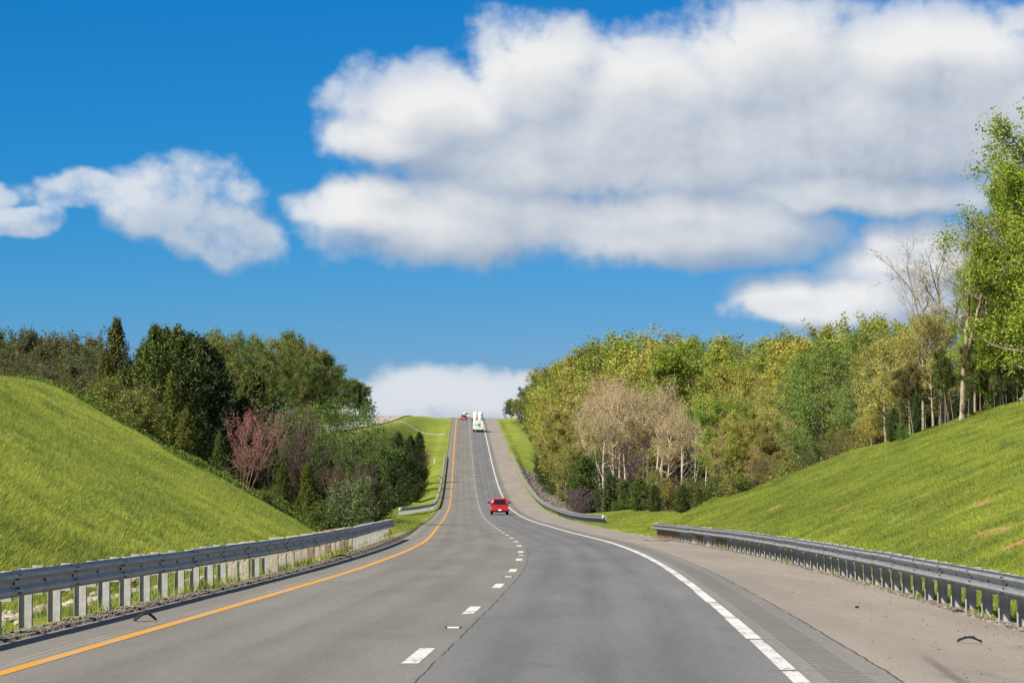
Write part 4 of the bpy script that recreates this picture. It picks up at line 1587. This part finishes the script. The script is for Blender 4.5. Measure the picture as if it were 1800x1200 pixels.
# ---- right edge: trees on the crown of the mown slope
def mk_big(rs, i):
    H = 17
    segs, tips = grow(rs, H, .10, 4.6, 40, 7, 6, .30, 'cone' if i else 'oval', .55, 1, lean=.01, twig=1.0)
    P = leaves_on(rs, tips, 52, .24)
    return (tube_mesh("trunk", segs, M_bark), leaf_mesh("crown", P, .15, rs, M_leaf, .3, np.array([0, 0, H * .4])), max(p[2] for p in P))


def mk_tall(rs, i):
    H = 14
    segs, tips = grow(rs, H, .50, 3.2, 20, 6, 6, .21, 'vase', 1.7, 3, lean=.0, twig=1.0, crook=.012)
    P = leaves_on(rs, tips, 4, .10)
    return (tube_mesh("trunk", segs, M_bark), leaf_mesh("crown", P, .10, rs, M_leaf, .2), H * 1.02)


def mk_mid(rs, i):
    H = 10
    segs, tips = grow(rs, H, .25, 3.4, 26, 6, 6, .15, 'oval', .6, 1, twig=.9)
    P = leaves_on(rs, tips, 13, .18)
    return (tube_mesh("trunk", segs, M_bark), leaf_mesh("crown", P, .155, rs, M_leaf, .3, np.array([0, 0, H * .4])), max(p[2] for p in P))


proto('big', 2, mk_big)
proto('tall', 2, mk_tall)
proto('mid', 3, mk_mid)
NAMES.update(big="broadleaf_tree", tall="bare_topped_tree", mid="broadleaf_tree")
plant_px('big', 1808, 166, 128, 1.12, leaf=(.190, .245, .028), var=0, label="tall leafy bright green tree at the right edge of the picture", cat="tree")
plant_px('big', 1764, 174, 400, 1.0, leaf=(.178, .230, .028), var=1, label="leafy green tree just left of the tallest one at the right edge", cat="tree")
plant_px('big', 1850, 176, 300, 1.0, leaf=(.15, .225, .022), var=1, label="leafy green tree half hidden behind the tallest one at the right edge", cat="tree")
plant_px('big', 1766, 178, 455, .95, leaf=(.155, .225, .022), var=0, label="leafy green tree right of the thick pale trunk, low branches over slender stems", cat="tree")
plant_px('tall', 1692, 172, 402, 1.35, leaf=(.34, .31, .20), bark=(.36, .29, .215), var=0, rot=2.4, label="tall bare topped tree with a thick pale trunk on the slope's crown", cat="tree")
plant_px('tall', 1655, 190, 430, 1.25, leaf=(.36, .33, .22), bark=(.40, .35, .28), var=1, rot=.6, label="second bare topped tree just left of the thick trunked one", cat="tree")
plant_px('tall', 1622, 186, 475, .7, leaf=(.36, .33, .2), bark=(.40, .34, .27), var=0, rot=4.0, label="slim bare topped tree, leftmost of the bare topped trees", cat="tree")
plant_px('tall', 1714, 178, 430, .6, leaf=(.34, .31, .19), bark=(.36, .30, .23), var=1, rot=5.0, label="slim bare topped tree close against the leafy trees on the right", cat="tree")
for px, Y, top, w_, v, col, lab in (
        (1640, 182, 540, .95, 0, (.26, .235, .055), "yellow olive tree with a slim lit trunk left of the thick pale trunk"),
        (1600, 188, 565, 1.0, 1, (.265, .24, .055), "yellow olive tree overhanging the slope, left of the slim lit trunk"),
        (1558, 196, 585, 1.0, 2, (.25, .235, .05), "yellow olive tree with a bare bent limb reaching left"),
        (1668, 188, 560, .9, 2, (.23, .22, .05), "olive tree behind the thick pale trunk"),
        (1532, 200, 690, .9, 0, (.27, .25, .04), "low bright yellow green tree at the slope's edge"),
        (1496, 232, 556, 1.05, 1, (.125, .165, .025), "rounded green tree on the skyline left of the bare topped trees"),
        (1448, 236, 600, .9, 2, (.10, .17, .02), "deep green tree below the skyline left of the rounded one"),
        (1505, 226, 655, .9, 0, (.095, .155, .025), "deep green tree low beside the bent limb"),
        (1418, 240, 640, .9, 1, (.12, .18, .02), "green tree amid the yellow ones right of the hill's middle")):
    plant_px('mid', px, Y, top, w_, leaf=col, bark=(.38, .31, .22), var=v, label=lab, group="trees around the bare topped trees")
for i, px in enumerate([1582, 1606, 1614, 1626, 1652, 1661, 1668, 1677, 1702, 1712, 1722, 1731, 1738, 1748, 1756, 1764, 1769, 1782, 1788, 1794, 1802]):
    Y = 178 + rg.uniform(-8, 6) - max(0, px - 1640) * .05
    plant_px('pole', px, Y, rg.uniform(590, 660), .8, leaf=rg.choice([(.06, .075, .018), (.05, .07, .018), (.09, .085, .025)]), bark=rg.choice([(.36, .28, .20), (.30, .22, .15)]), rg=rg,
             label="slender straight stem " + ("left of" if px < 1692 else "right of") + " the thick pale trunk", group="slender stems on the slope's crown " + ("left" if px < 1692 else "right"))
plant_px('cedar', 1722, 190, 640, .6, leaf=(.16, .065, .03), bark=DARK_BARK, var=0, label="rusty dying cedar right of the thick pale trunk")
plant_px('cedar', 1610, 178, 690, .8, leaf=(.04, .07, .018), bark=DARK_BARK, var=2, label="dark cedar in the shade below the yellow olive trees")
plant_px('cedar', 1570, 180, 715, 1.0, leaf=(.045, .07, .018), bark=DARK_BARK, var=1, label="dark ivy green cedar at the slope's edge")
plant_px('shrub', 1588, 172, 742, .8, leaf=(.09, .15, .02), var=1, label="low green bush at the top edge of the mown slope", sink=.1)
for px in range(1604, 1860, 15):
    plant_px('cedar', px, 202 + rg.uniform(-6, 6), (600 if px > 1712 else 672) + rg.uniform(-30, 30), 1.15, leaf=(.035, .05, .014), bark=DARK_BARK, rg=rg, label="dark evergreen behind the slender stems " + ("right" if px > 1692 else "left") + " of the thick pale trunk", group="evergreens behind the slender stems")
# lone trees by the crest
plant_px('scrub', 889, 850, 712, 1.0, hmin=3, leaf=(.05, .08, .03), label="small dark tree alone beside the road crest on the right", cat="tree")
plant_px('scrub', 655, 835, 716, 1.0, hmin=3, leaf=(.05, .07, .03), label="small dark tree beside the oncoming crest", cat="tree")

# things that still share a label are told apart by their order from the left
ORD = "first second third fourth fifth sixth seventh eighth ninth tenth eleventh twelfth thirteenth fourteenth fifteenth sixteenth seventeenth eighteenth nineteenth twentieth".split()
same = {}
for o_ in TREES:
    same.setdefault(o_["label"], []).append(o_)
for lab, os_ in same.items():
    if len(os_) > 1:
        os_.sort(key=lambda o: o.location.x / o.location.y)
        for k, o_ in enumerate(os_):
            o_["label"] = lab + ", " + ORD[k] + " from the left"

# ------------------------------------------------------------------ grass: real blades, in tufts
M_blade, t, out = new_mat("grass_blade")
geo = t.new('ShaderNodeNewGeometry')
pos = geo.outputs['Position']
gc, mid, fine = grass_color(t, pos)
isl = geo.outputs['Random Per Island']
k = t.ss(isl, 0, 1, .70, 1.35, 'LINEAR')
c = t.mix(1.0, gc, t.comb(k, k, k), 'MULTIPLY')
c = t.mix(t.ss(isl, .925, .93), c, (.36, .31, .14))     # dry stalks
p = t.new('ShaderNodeBsdfPrincipled')
t.put(p.inputs['Base Color'], c)
p.inputs['Roughness'].default_value = .6
p.inputs['Specular IOR Level'].default_value = .2
tr = t.new('ShaderNodeBsdfTranslucent')
t.put(tr.inputs[0], c)
mx = t.new('ShaderNodeMixShader')
mx.inputs[0].default_value = .35
t.l.new(p.outputs[0], mx.inputs[1]); t.l.new(tr.outputs[0], mx.inputs[2])
t.l.new(mx.outputs[0], out.inputs[0])
M_weed = leaf_mat("weed_leaf", .3, .4)


def tuft_mesh(seed, n, rad, h0, h1, width, mat):
    rs = np.random.RandomState(seed)
    r = rad * np.sqrt(rs.uniform(0, 1, n)); a = rs.uniform(0, 6.283, n)
    b = np.stack([r * np.cos(a), r * np.sin(a), np.full(n, -.02)], -1)
    clump = .75 + .5 * (np.sin(b[:, 0] * 9 + seed) * np.cos(b[:, 1] * 8 + seed * 2))
    h = rs.uniform(h0, h1, n) * clump
    th = rs.uniform(0, 6.283, n)
    side = np.stack([np.cos(th), np.sin(th), np.zeros(n)], -1) * (width * .5 * rs.uniform(.7, 1.3, n))[:, None]
    lean = rs.normal(0, .38, (n, 2)) * h[:, None]
    tip = b + np.stack([lean[:, 0], lean[:, 1], h], -1)
    V = np.stack([b - side, b + side, tip], 1).reshape(-1, 3)
    return np_mesh("grass_tuft", V, np.arange(3 * n).reshape(n, 3), False, mat)


def scatter(name, label, pts, nrm, scl, meshes, seed):
    rs = np.random.RandomState(seed)
    pcol = bpy.data.collections.new(name + "_tufts")
    for m in meshes:
        pcol.objects.link(bpy.data.objects.new(name + "_tuft", m))
    me = bpy.data.meshes.new(name)
    n = len(pts)
    me.vertices.add(n)
    me.vertices.foreach_set("co", np.asarray(pts, np.float32).ravel())
    eul = np.zeros((n, 3), np.float32)
    yaw = rs.uniform(0, 6.283, n)
    for i in range(n):
        q = Vector(nrm[i]).to_track_quat('Z', 'Y') @ Euler((0, 0, yaw[i])).to_quaternion()
        eul[i] = q.to_euler()
    a = me.attributes.new("rot", 'FLOAT_VECTOR', 'POINT'); a.data.foreach_set("vector", eul.ravel())
    a = me.attributes.new("scl", 'FLOAT', 'POINT'); a.data.foreach_set("value", np.asarray(scl, np.float32))
    a = me.attributes.new("pick", 'INT', 'POINT'); a.data.foreach_set("value", rs.randint(0, len(meshes), n).astype(np.int32))
    o = obj(name, me)
    tag(o, label, "grass", kind="stuff")
    g = bpy.data.node_groups.new(name + "_scatter", 'GeometryNodeTree')
    g.interface.new_socket("Geometry", in_out='INPUT', socket_type='NodeSocketGeometry')
    g.interface.new_socket("Geometry", in_out='OUTPUT', socket_type='NodeSocketGeometry')
    N = g.nodes
    gi, go = N.new('NodeGroupInput'), N.new('NodeGroupOutput')
    ci = N.new('GeometryNodeCollectionInfo')
    ci.inputs['Collection'].default_value = pcol
    ci.inputs['Separate Children'].default_value = True
    ci.inputs['Reset Children'].default_value = True
    ip = N.new('GeometryNodeInstanceOnPoints')
    ip.inputs['Pick Instance'].default_value = True

    def named(nm, ty):
        nd = N.new('GeometryNodeInputNamedAttribute')
        nd.data_type = ty
        nd.inputs[0].default_value = nm
        return nd.outputs[0]
    er = N.new('FunctionNodeEulerToRotation')
    g.links.new(named("rot", 'FLOAT_VECTOR'), er.inputs[0])
    g.links.new(gi.outputs[0], ip.inputs['Points'])
    g.links.new(ci.outputs[0], ip.inputs['Instance'])
    g.links.new(named("pick", 'INT'), ip.inputs['Instance Index'])
    g.links.new(er.outputs[0], ip.inputs['Rotation'])
    g.links.new(named("scl", 'FLOAT'), ip.inputs['Scale'])
    g.links.new(ip.outputs[0], go.inputs[0])
    md = o.modifiers.new("scatter", 'NODES')
    md.node_group = g
    return o


def normals(X, Y):
    e = .4
    dx = (ground(X + e, Y) - ground(X - e, Y)) / (2 * e)
    dy = (ground(X, Y + e) - ground(X, Y - e)) / (2 * e)
    N_ = np.stack([-dx, -dy, np.ones_like(dx)], -1)
    return N_ / np.linalg.norm(N_, axis=1, keepdims=True)


def field(n, x0, x1, y0, y1, seed, keep):
    """random spots on the land inside the camera's reach (with a margin), thinned by keep(X, Y) in 0..1"""
    rs = np.random.RandomState(seed)
    Y = rs.uniform(y0, y1, n)
    X = rs.uniform(x0, x1, n)
    ok = (np.abs(X) < .20 * Y + 4) & (rs.uniform(0, 1, n) < keep(X, Y))
    X, Y = X[ok], Y[ok]
    return np.stack([X, Y, ground(X, Y) + CAMZ], -1), normals(X, Y)


def soil_keep(X, Y):
    return np.where(soil_at(X, Y) > .45, .12, 1.0)


def keep_grass(X, Y):
    u = X - road_c(Y)
    l, g, wz = zones(X, Y)
    k = (1 - l) * (1 - g) * np.where((u > -5.9) & (u < 8.7), 0, 1)
    k = k * np.where((np.abs(u + 7.2) < 1.15) & (Y < 62), .06, 1)
    return k * soil_keep(X, Y)


tufts = [tuft_mesh(i, 520, .75, .07, .19, .016, M_blade) for i in range(6)]
short = [tuft_mesh(20 + i, 520, .75, .05, .12, .018, M_blade) for i in range(5)]
P, Nn = field(16000, -32, -5.5, 28, 165, 1, keep_grass)
scatter("grass", "long spring grass on the left slope", P, Nn, np.random.RandomState(1).uniform(.8, 1.3, len(P)), tufts, 2)
P, Nn = field(17000, 8, 42, 34, 215, 3, keep_grass)
scatter("grass", "mown grass on the right slope", P, Nn, np.random.RandomState(2).uniform(.8, 1.25, len(P)), short, 4)
P, Nn = field(9000, -24, 16, 150, 330, 5, keep_grass)
scatter("grass", "grass on the verges in the dip of the road", P, Nn, np.random.RandomState(3).uniform(1.0, 1.7, len(P)), short, 6)


def weed_mesh(seed):
    rs = np.random.RandomState(seed)
    n = 260
    r = .8 * np.sqrt(rs.uniform(0, 1, n)); a = rs.uniform(0, 6.283, n)
    C = np.stack([r * np.cos(a), r * np.sin(a), rs.uniform(.02, .34, n) * (1 - .5 * (r / .8) ** 2)], -1)
    return leaf_mesh("weed_tuft", C, .10, rs, M_weed, .6)


weeds = [weed_mesh(40 + i) for i in range(4)]
P, Nn = field(9000, -26, -9, 112, 175, 7, lambda X, Y: zones(X, Y)[2] * np.clip(.5 + 2.2 * vnoise(X * .7, Y * .35), 0, 1))
wo_ = scatter("weeds", "rank dark green weeds between the left slope and the thicket", P, Nn, np.random.RandomState(4).uniform(.6, 1.4, len(P)), weeds, 8)
for m in weeds:
    pass
wo_.color = (.115, .17, .024, 1)
for o_ in bpy.data.collections["weeds_tufts"].objects:
    o_.color = (.115, .17, .024, 1)

# ------------------------------------------------------------------ vehicles
def car_paint(name, col, rough=.28):
    m, t, out = new_mat(name)
    pos = t.new('ShaderNodeTexCoord').outputs['Object']
    n = t.noise(pos, 3, 4, .6)
    p = principled(t, out, t.mix(t.ss(n, .3, .7), tuple(x * .93 for x in col), col), rough, 0, .5)
    p.inputs['Coat Weight'].default_value = .6
    p.inputs['Coat Roughness'].default_value = .08
    return m


M_red = car_paint("red_car_paint", (.42, .018, .016))
M_whitep = car_paint("white_car_paint", (.72, .73, .72))
M_glass = flat_mat("tinted_glass", (.012, .014, .016), .06, 0, .6, .1)
M_tail = flat_mat("tail_lamp_red", (.40, .010, .010), .2, 0, .6, .1)
M_clear = flat_mat("reversing_lamp_clear", (.75, .72, .70), .2, 0, .6, .05)
M_chrome = flat_mat("bright_metal", (.60, .60, .58), .25, .9, .5, .05)
M_plate = flat_mat("licence_plate_white", (.78, .76, .74), .5, 0, .4, .05)
M_dark = flat_mat("dark_plastic", (.018, .018, .018), .7, 0, .3)
M_logo = flat_mat("green_print", (.03, .30, .17), .5, 0, .3, .1)
M_logo2 = flat_mat("dark_green_print", (.02, .09, .06), .5, 0, .3, .1)
M_text = flat_mat("grey_print", (.25, .25, .24), .5, 0, .3, .1)
M_redtext = flat_mat("red_print", (.45, .12, .10), .5, 0, .3, .1)
M_cream = car_paint("cream_white_paint", (.74, .73, .62), .4)


def heading(y, up=True):
    e = 1.5
    d = Vector((float(road_c(y + e) - road_c(y - e)), 2 * e, float(road_z(y + e) - road_z(y - e))))
    d.normalize()
    return d


def vehicle(name, label, cat, u, y, group="vehicles climbing the hill"):
    root = empty(name, (float(road_c(y)) + u, y, float(road_z(y)) + CAMZ + .004))
    d = heading(y)
    x = d.cross(Vector((0, 0, 1))).normalized()
    z = x.cross(d)
    root.rotation_euler = Matrix((x, d, z)).transposed().to_euler()
    return tag(root, label, cat, group)


def wheel(root, x, y, r=.36, w=.23):
    mb = MB().cyl((x, y, r), 'X', r, w, 20)
    o = mb.build("wheel", M_rubber, root, bevel=.03)
    s = 1 if x > 0 else -1
    MB().cyl((x + s * (w / 2 + .002), y, r), 'X', r * .6, .02, 14).build("rim", M_chrome, o)
    return o


def section(y, w, z0, z1, tumble=0.0, r=.10, roof_drop=.0):
    """one cross-section ring of a car body"""
    return [(-w + r * .4, y, z0), (w - r * .4, y, z0), (w, y, z0 + r), (w, y, z0 + (z1 - z0) * .55), (w - tumble, y, z1 - r), (w - tumble - r, y, z1 - roof_drop),
            (-w + tumble + r, y, z1 - roof_drop), (-w + tumble, y, z1 - r), (-w, y, z0 + (z1 - z0) * .55), (-w, y, z0 + r)]


def pickup(root, paint, W=.93, bed_h=1.03):
    # body tub: tailgate to bonnet
    MB().loft([section(-2.55, W, .52, bed_h, .03), section(-1.0, W, .42, bed_h, .03), section(1.0, W, .40, bed_h, .03),
               section(2.2, W, .40, bed_h - .02, .05), section(2.6, W * .93, .45, bed_h - .14, .08)]).build("body", paint, root, True)
    # cab with raked glass
    mb = MB().loft([section(-.80, W - .05, bed_h - .03, bed_h + .06, .02), section(-.74, W - .06, bed_h - .03, bed_h + .62, .17, .07),
                    section(.55, W - .05, bed_h - .03, bed_h + .66, .17, .08), section(1.25, W - .06, bed_h - .03, bed_h + .05, .05)])
    mb.build("cab", paint, root, True)
    # rear window, side windows
    y = -.83
    MB().poly([(-.62, y + .0, bed_h + .10), (.62, y, bed_h + .10), (.55, y + .05, bed_h + .52), (-.55, y + .05, bed_h + .52),
               (-.62, y + .04, bed_h + .10), (.62, y + .04, bed_h + .10), (.55, y + .09, bed_h + .52), (-.55, y + .09, bed_h + .52)],
              [(0, 1, 2, 3), (7, 6, 5, 4), (0, 4, 5, 1), (1, 5, 6, 2), (2, 6, 7, 3), (3, 7, 4, 0)]).build("rear_window", M_glass, root)
    for s in (-1, 1):
        MB().poly([(s * (W - .045), -.55, bed_h + .12), (s * (W - .045), .75, bed_h + .12), (s * (W - .165), .45, bed_h + .52), (s * (W - .165), -.5, bed_h + .52)],
                  [(0, 1, 2, 3)]).build("side_window", M_glass, root)
    # tailgate panel with a pressed centre and handle
    tg = MB().box(-W + .16, W - .16, -2.585, -2.548, .60, bed_h - .01).build("tailgate", paint, root, bevel=.012)
    MB().box(-.11, .11, -2.60, -2.583, bed_h - .17, bed_h - .10).build("handle", M_dark, tg)
    MB().box(-.30, .30, -2.592, -2.583, .70, bed_h - .22).build("pressed_panel", paint, tg, bevel=.003)
    for s in (-1, 1):
        a, b = sorted((s * (W - .145), s * (W + .004)))
        tl = MB().box(a, b, -2.59, -2.46, .66, bed_h - .03).build("tail_light", M_tail, root, bevel=.01)
        MB().box(a + .02, b - .02, -2.60, -2.588, .68, .76).build("reversing_lamp", M_clear, tl)
        mm = MB().box(*sorted((s * (W + .02), s * (W + .26))), .78, .87, bed_h + .10, bed_h + .28).build("mirror", M_dark, root, bevel=.02)
        MB().box(*sorted((s * (W - .06), s * (W + .05))), .80, .85, bed_h + .12, bed_h + .16).build("arm", M_dark, mm)
        wheel(root, s * (W - .14), -1.55)
        wheel(root, s * (W - .14), 1.75)
        MB().box(*sorted((s * (W - .02), s * (W + .012))), -2.0, -1.1, .36, .46).build("arch_trim", M_dark, root)
        MB().cyl((s * .52, -.35, bed_h + .68), 'Y', .015, 1.0, 6).build("roof_rail", M_dark, root)
    bp = MB().box(-W + .03, W - .03, -2.70, -2.56, .40, .59).build("bumper", paint, root, bevel=.03)
    MB().box(-.16, .16, -2.715, -2.698, .42, .57).build("licence_plate", M_plate, bp)
    MB().cyl((0, -2.74, .36), 'Z', .035, .06, 10).build("tow_ball", M_chrome, bp)
    MB().box(-.70, .70, -2.3, 2.2, .26, .42).build("chassis", M_dark, root)
    MB().cyl((-.45, -2.4, .30), 'Y', .03, .5, 8).build("exhaust", M_dark, root)


v = vehicle("pickup_truck", "red pickup truck with white plate driving in the right lane of the dip", "pickup", 1.75, 292)
pickup(v, M_red)
v = vehicle("pickup_truck", "white pickup truck going over the crest, ahead of the red car", "pickup", -.75, 838)
pickup(v, M_whitep)

v = vehicle("passenger_car", "small red car in the left lane at the crest", "car", -1.5, 806)
W = .86
MB().loft([section(-2.1, W * .95, .38, .82, .05), section(-1.85, W, .30, .95, .05), section(.8, W, .28, .95, .05), section(1.7, W, .28, .84, .08), section(2.1, W * .9, .32, .66, .1)]).build("body", M_red, v, True)
MB().loft([section(-1.85, W - .06, .92, .98, .03, .03), section(-1.25, W - .06, .92, 1.43, .17, .06), section(.15, W - .06, .92, 1.46, .17, .07), section(1.0, W - .06, .92, .97, .05, .03)]).build("cabin", M_red, v, True)
MB().poly([(-.62, -1.83, .98), (.62, -1.83, .98), (.52, -1.30, 1.38), (-.52, -1.30, 1.38)], [(0, 1, 2, 3)]).build("rear_window", M_glass, v, loc=(0, -.04, .02))
for s in (-1, 1):
    a, b = sorted((s * (W - .22), s * (W - .02)))
    MB().box(a, b, -2.14, -2.0, .66, .80).build("tail_light", M_tail, v, bevel=.01)
    wheel(v, s * (W - .12), -1.3, .31, .2)
    wheel(v, s * (W - .12), 1.3, .31, .2)
    MB().box(*sorted((s * (W - .01), s * (W + .17))), .45, .53, .93, 1.05).build("mirror", M_dark, v, bevel=.02)
MB().box(-W + .05, W - .05, -2.17, -2.05, .32, .52).build("bumper", M_dark, v, bevel=.03)
MB().box(-.16, .16, -2.185, -2.168, .56, .68).build("licence_plate", M_plate, v)

# white lorry: low rear body with a green emblem, two tall round-topped tanks ahead of it
v = vehicle("lorry", "white lorry with a green emblem on its tail and two tall round topped tanks", "truck", 1.95, 712)
bd = MB().box(-1.27, 1.27, -6.0, 6.0, 1.0, 1.18).build("bed", M_cream, v, bevel=.02)
tailp = MB().box(-1.27, 1.27, -6.1, -3.2, .62, 2.86).build("rear_body", M_cream, v, bevel=.06)
mb = MB()
ring = [(.34 + .33 * math.cos(a), -6.112, 1.80 + .42 * math.sin(a)) for a in np.linspace(0, 2 * math.pi, 24, endpoint=False)]
mb.poly(ring + [(x, y + .008, z) for x, y, z in ring], [tuple(range(24))[::-1]] + [(i, (i + 1) % 24, 24 + (i + 1) % 24, 24 + i) for i in range(24)])
mb.build("emblem", M_logo, tailp)
for k, (x0, x1, zc) in enumerate(((-.85, .15, 1.86), (-.55, .3, 1.98), (-.95, .25, 1.72))):
    MB().poly([(x0, -6.118, zc + .10), (x1, -6.118, zc - .10), (x1, -6.118, zc - .16), (x0, -6.118, zc + .07), (x0, -6.110, zc + .10), (x1, -6.110, zc - .10), (x1, -6.110, zc - .16), (x0, -6.110, zc + .07)],
              [(0, 1, 2, 3), (0, 4, 5, 1), (2, 6, 7, 3)]).build("emblem_streak", M_logo2, tailp)
MB().poly([(-.2, -6.119, 1.50), (.95, -6.119, 1.18), (1.0, -6.119, 1.30), (.2, -6.119, 1.42), (-.2, -6.111, 1.50), (.95, -6.111, 1.18), (1.0, -6.111, 1.30), (.2, -6.111, 1.42)], [(0, 1, 2, 3), (0, 4, 5, 1), (2, 6, 7, 3)]).build("emblem_tail", M_logo, tailp)
for k in range(7):
    MB().box(-.55 + k * .16, -.43 + k * .16, -6.118, -6.1, .84, .92).build("letter", M_text, tailp)
for k in range(6):
    MB().box(.0 + k * .16, .11 + k * .16, -6.118, -6.1, 2.56, 2.66).build("letter", M_redtext, tailp)
for s in (-1, 1):
    rings = []
    for z, sc in ((1.18, 1.0), (4.35, 1.0), (4.66, .93), (4.86, .74), (4.96, .42)):
        rings.append([(s * .63 + .585 * sc * math.cos(a), -2.2 + .585 * sc * math.sin(a), z) for a in np.linspace(0, 2 * math.pi, 28, endpoint=False)])
    tk = MB().loft(rings).build("tank", M_cream, v, True)
    MB().cyl((s * .63, -2.2, 2.4), 'Z', .592, .05, 28).build("band", M_cream, tk)
    if s > 0:
        for k in range(5):
            MB().box(s * .36 + k * .11, s * .36 + .08 + k * .11, -2.80, -2.70, 4.12, 4.20).build("letter", M_text, tk)
    for y in (-5.2, -4.0, 2.2, 5.0):
        wheel(v, s * 1.08, y, .5, .34)
    MB().box(*sorted((s * .78, s * 1.2)), -6.2, -5.75, .30, .62).build("mud_flap", M_dark, v)
    MB().box(*sorted((s * .9, s * 1.2)), -6.13, -6.09, .66, .78).build("tail_light", M_tail, tailp)
    MB().box(*sorted((s * 1.28, s * 1.50)), 4.6, 4.7, 2.2, 2.9).build("mirror", M_dark, v, bevel=.02)
MB().loft([section(3.6, 1.22, .7, 2.9, .06), section(5.6, 1.22, .7, 2.9, .06), section(6.4, 1.2, .7, 1.9, .06)]).build("cab", M_cream, v, True)
MB().box(-1.2, 1.2, -6.16, -6.05, .46, .60).build("bumper", M_dark, v)

# ------------------------------------------------------------------ small things
def slab_thing(name, label, cat, px, Y, length, width, arch, mat, rot, group=None, dz=.005, onroad=True):
    """a curled strip of tyre tread"""
    x = at(px, Y)
    u = x - float(road_c(Y))
    z = float(road_z(Y)) + float(road_cross(np.array(u), Y)) + CAMZ if onroad else gz(x, Y)
    rs = np.random.RandomState(int(px))
    mb = MB()
    rings = []
    n = 12
    for i in range(n + 1):
        k = i / n
        xx = (k - .5) * length
        zz = arch * math.sin(math.pi * k) + .004
        w_ = width * (.55 + .45 * math.sin(math.pi * min(1, k * 1.15))) * rs.uniform(.8, 1.1)
        th = .018
        rings.append([(xx, -w_ / 2, zz), (xx, w_ / 2, zz), (xx, w_ / 2, zz + th), (xx, 0, zz + th * rs.uniform(1.2, 2.2)), (xx, -w_ / 2, zz + th)])
    mb.loft(rings)
    o = mb.build(name, mat)
    o.location = (x, Y, z + dz)
    o.rotation_euler = (0, 0, rot)
    tag(o, label, cat, group)
    return o


slab_thing("tyre_scrap", "curled black strip of tyre lying on the right shoulder", "tyre scrap", 1702, 35.0, .30, .09, .055, M_rubber, -.25)
slab_thing("tyre_scrap", "torn lump of black tyre at the foot of the near left guardrail", "tyre scrap", 257, 38.0, .30, .16, .09, M_rubber, .5)
slab_thing("tyre_scrap", "long flat strip of tyre tread by the left edge of the road", "tyre scrap", 600, 77.0, .62, .20, .08, M_rubber, .15, dz=.05)
slab_thing("tyre_scrap", "small black scrap on the right shoulder beside the guardrail posts", "tyre scrap", 1683, 46.6, .17, .06, .02, M_rubber, -.4)
slab_thing("tyre_scrap", "tiny dark scrap in the middle of the right shoulder", "tyre scrap", 1505, 45.6, .06, .03, .008, M_rubber, .2)
M_stick = flat_mat("stick_bark", (.16, .11, .07), .9, 0, .2, .3)
x = at(1154, 128)
mb = MB()
mb.loft([[(-.62 + 1.24 * k / 8 + dx, .05 * math.sin(k), .03 + .02 * math.sin(k * 1.7) + dz) for dx, dz in ((0, -.022), (.0, .022), (.01, .0))] for k in range(9)])
o = mb.build("stick", M_stick)
o.location = (x, 128, float(road_z(128)) + float(road_cross(np.array(x - float(road_c(128))), 128)) + CAMZ)
tag(o, "thin brown stick lying on the shoulder by the end of the right guardrail", "stick")

# snow-ploughable reflectors between the lane dashes
M_cast = flat_mat("cast_iron", (.035, .033, .03), .8, .2, .3)
for k, lab in ((0, "iron road reflector on the lane line, nearest the camera"), (2, "iron road reflector on the lane line, second from the camera"), (4, "iron road reflector on the lane line, third from the camera")):
    Y = 36.0 + 12.19 * k
    root = empty("road_reflector", (float(road_c(Y)) + .02, Y, float(road_z(Y)) + CAMZ))
    tag(root, lab, "road reflector", "reflectors on the lane line")
    for s in (-1, 1):
        MB().box(*sorted((s * .075, s * .105)), -.16, .16, .0, .014, .006, .06).build("runner", M_cast, root)
    MB().box(-.075, .075, -.035, .035, .002, .012).build("lens", M_plate, root)

# white delineator stakes in the median
M_stake = flat_mat("white_stake", (.75, .74, .66), .6, 0, .3, .06)
for px, Y, h, lab in ((738, 640, 1.6, "left of two thin white stakes on the median grass"), (742, 640, 1.5, "right of two thin white stakes on the median grass"), (763.5, 545, 1.1, "white stake beside the far end of the left guardrail")):
    x = at(px, Y)
    root = empty("marker_stake", (x, Y, gz(x, Y)))
    tag(root, lab, "stake", "white stakes in the median")
    MB().box(-.06, .06, -.03, .03, -.2, h * .75).build("stake", M_stake, root)
    MB().box(-.07, .07, -.04, .04, h * .75, h * .75 + .18).build("reflector_cap", M_stake, root)

# bleached scraps lying in the grass of the left slope
M_card = flat_mat("bleached_board", (.46, .40, .29), .8, 0, .2, .15)
for px, Y, L, lab in ((168, 112, .40, "pale board scrap lying high on the left slope"), (176, 92, .34, "pale strip of litter in the middle of the left slope"), (18, 84, .25, "small pale stone low at the left edge of the slope")):
    x = at(px, Y)
    mb = MB().box(-L / 2, L / 2, -.10, .10, .0, .035, .02, .02)
    o = mb.build("litter_board", M_card, bevel=.006)
    o.location = (x, Y, gz(x, Y) + .09)
    nn = normals(np.array([x]), np.array([float(Y)]))[0]
    o.rotation_euler = (Vector(nn).to_track_quat('Z', 'Y') @ Euler((0, 0, .2)).to_quaternion()).to_euler()
    tag(o, lab, "litter")
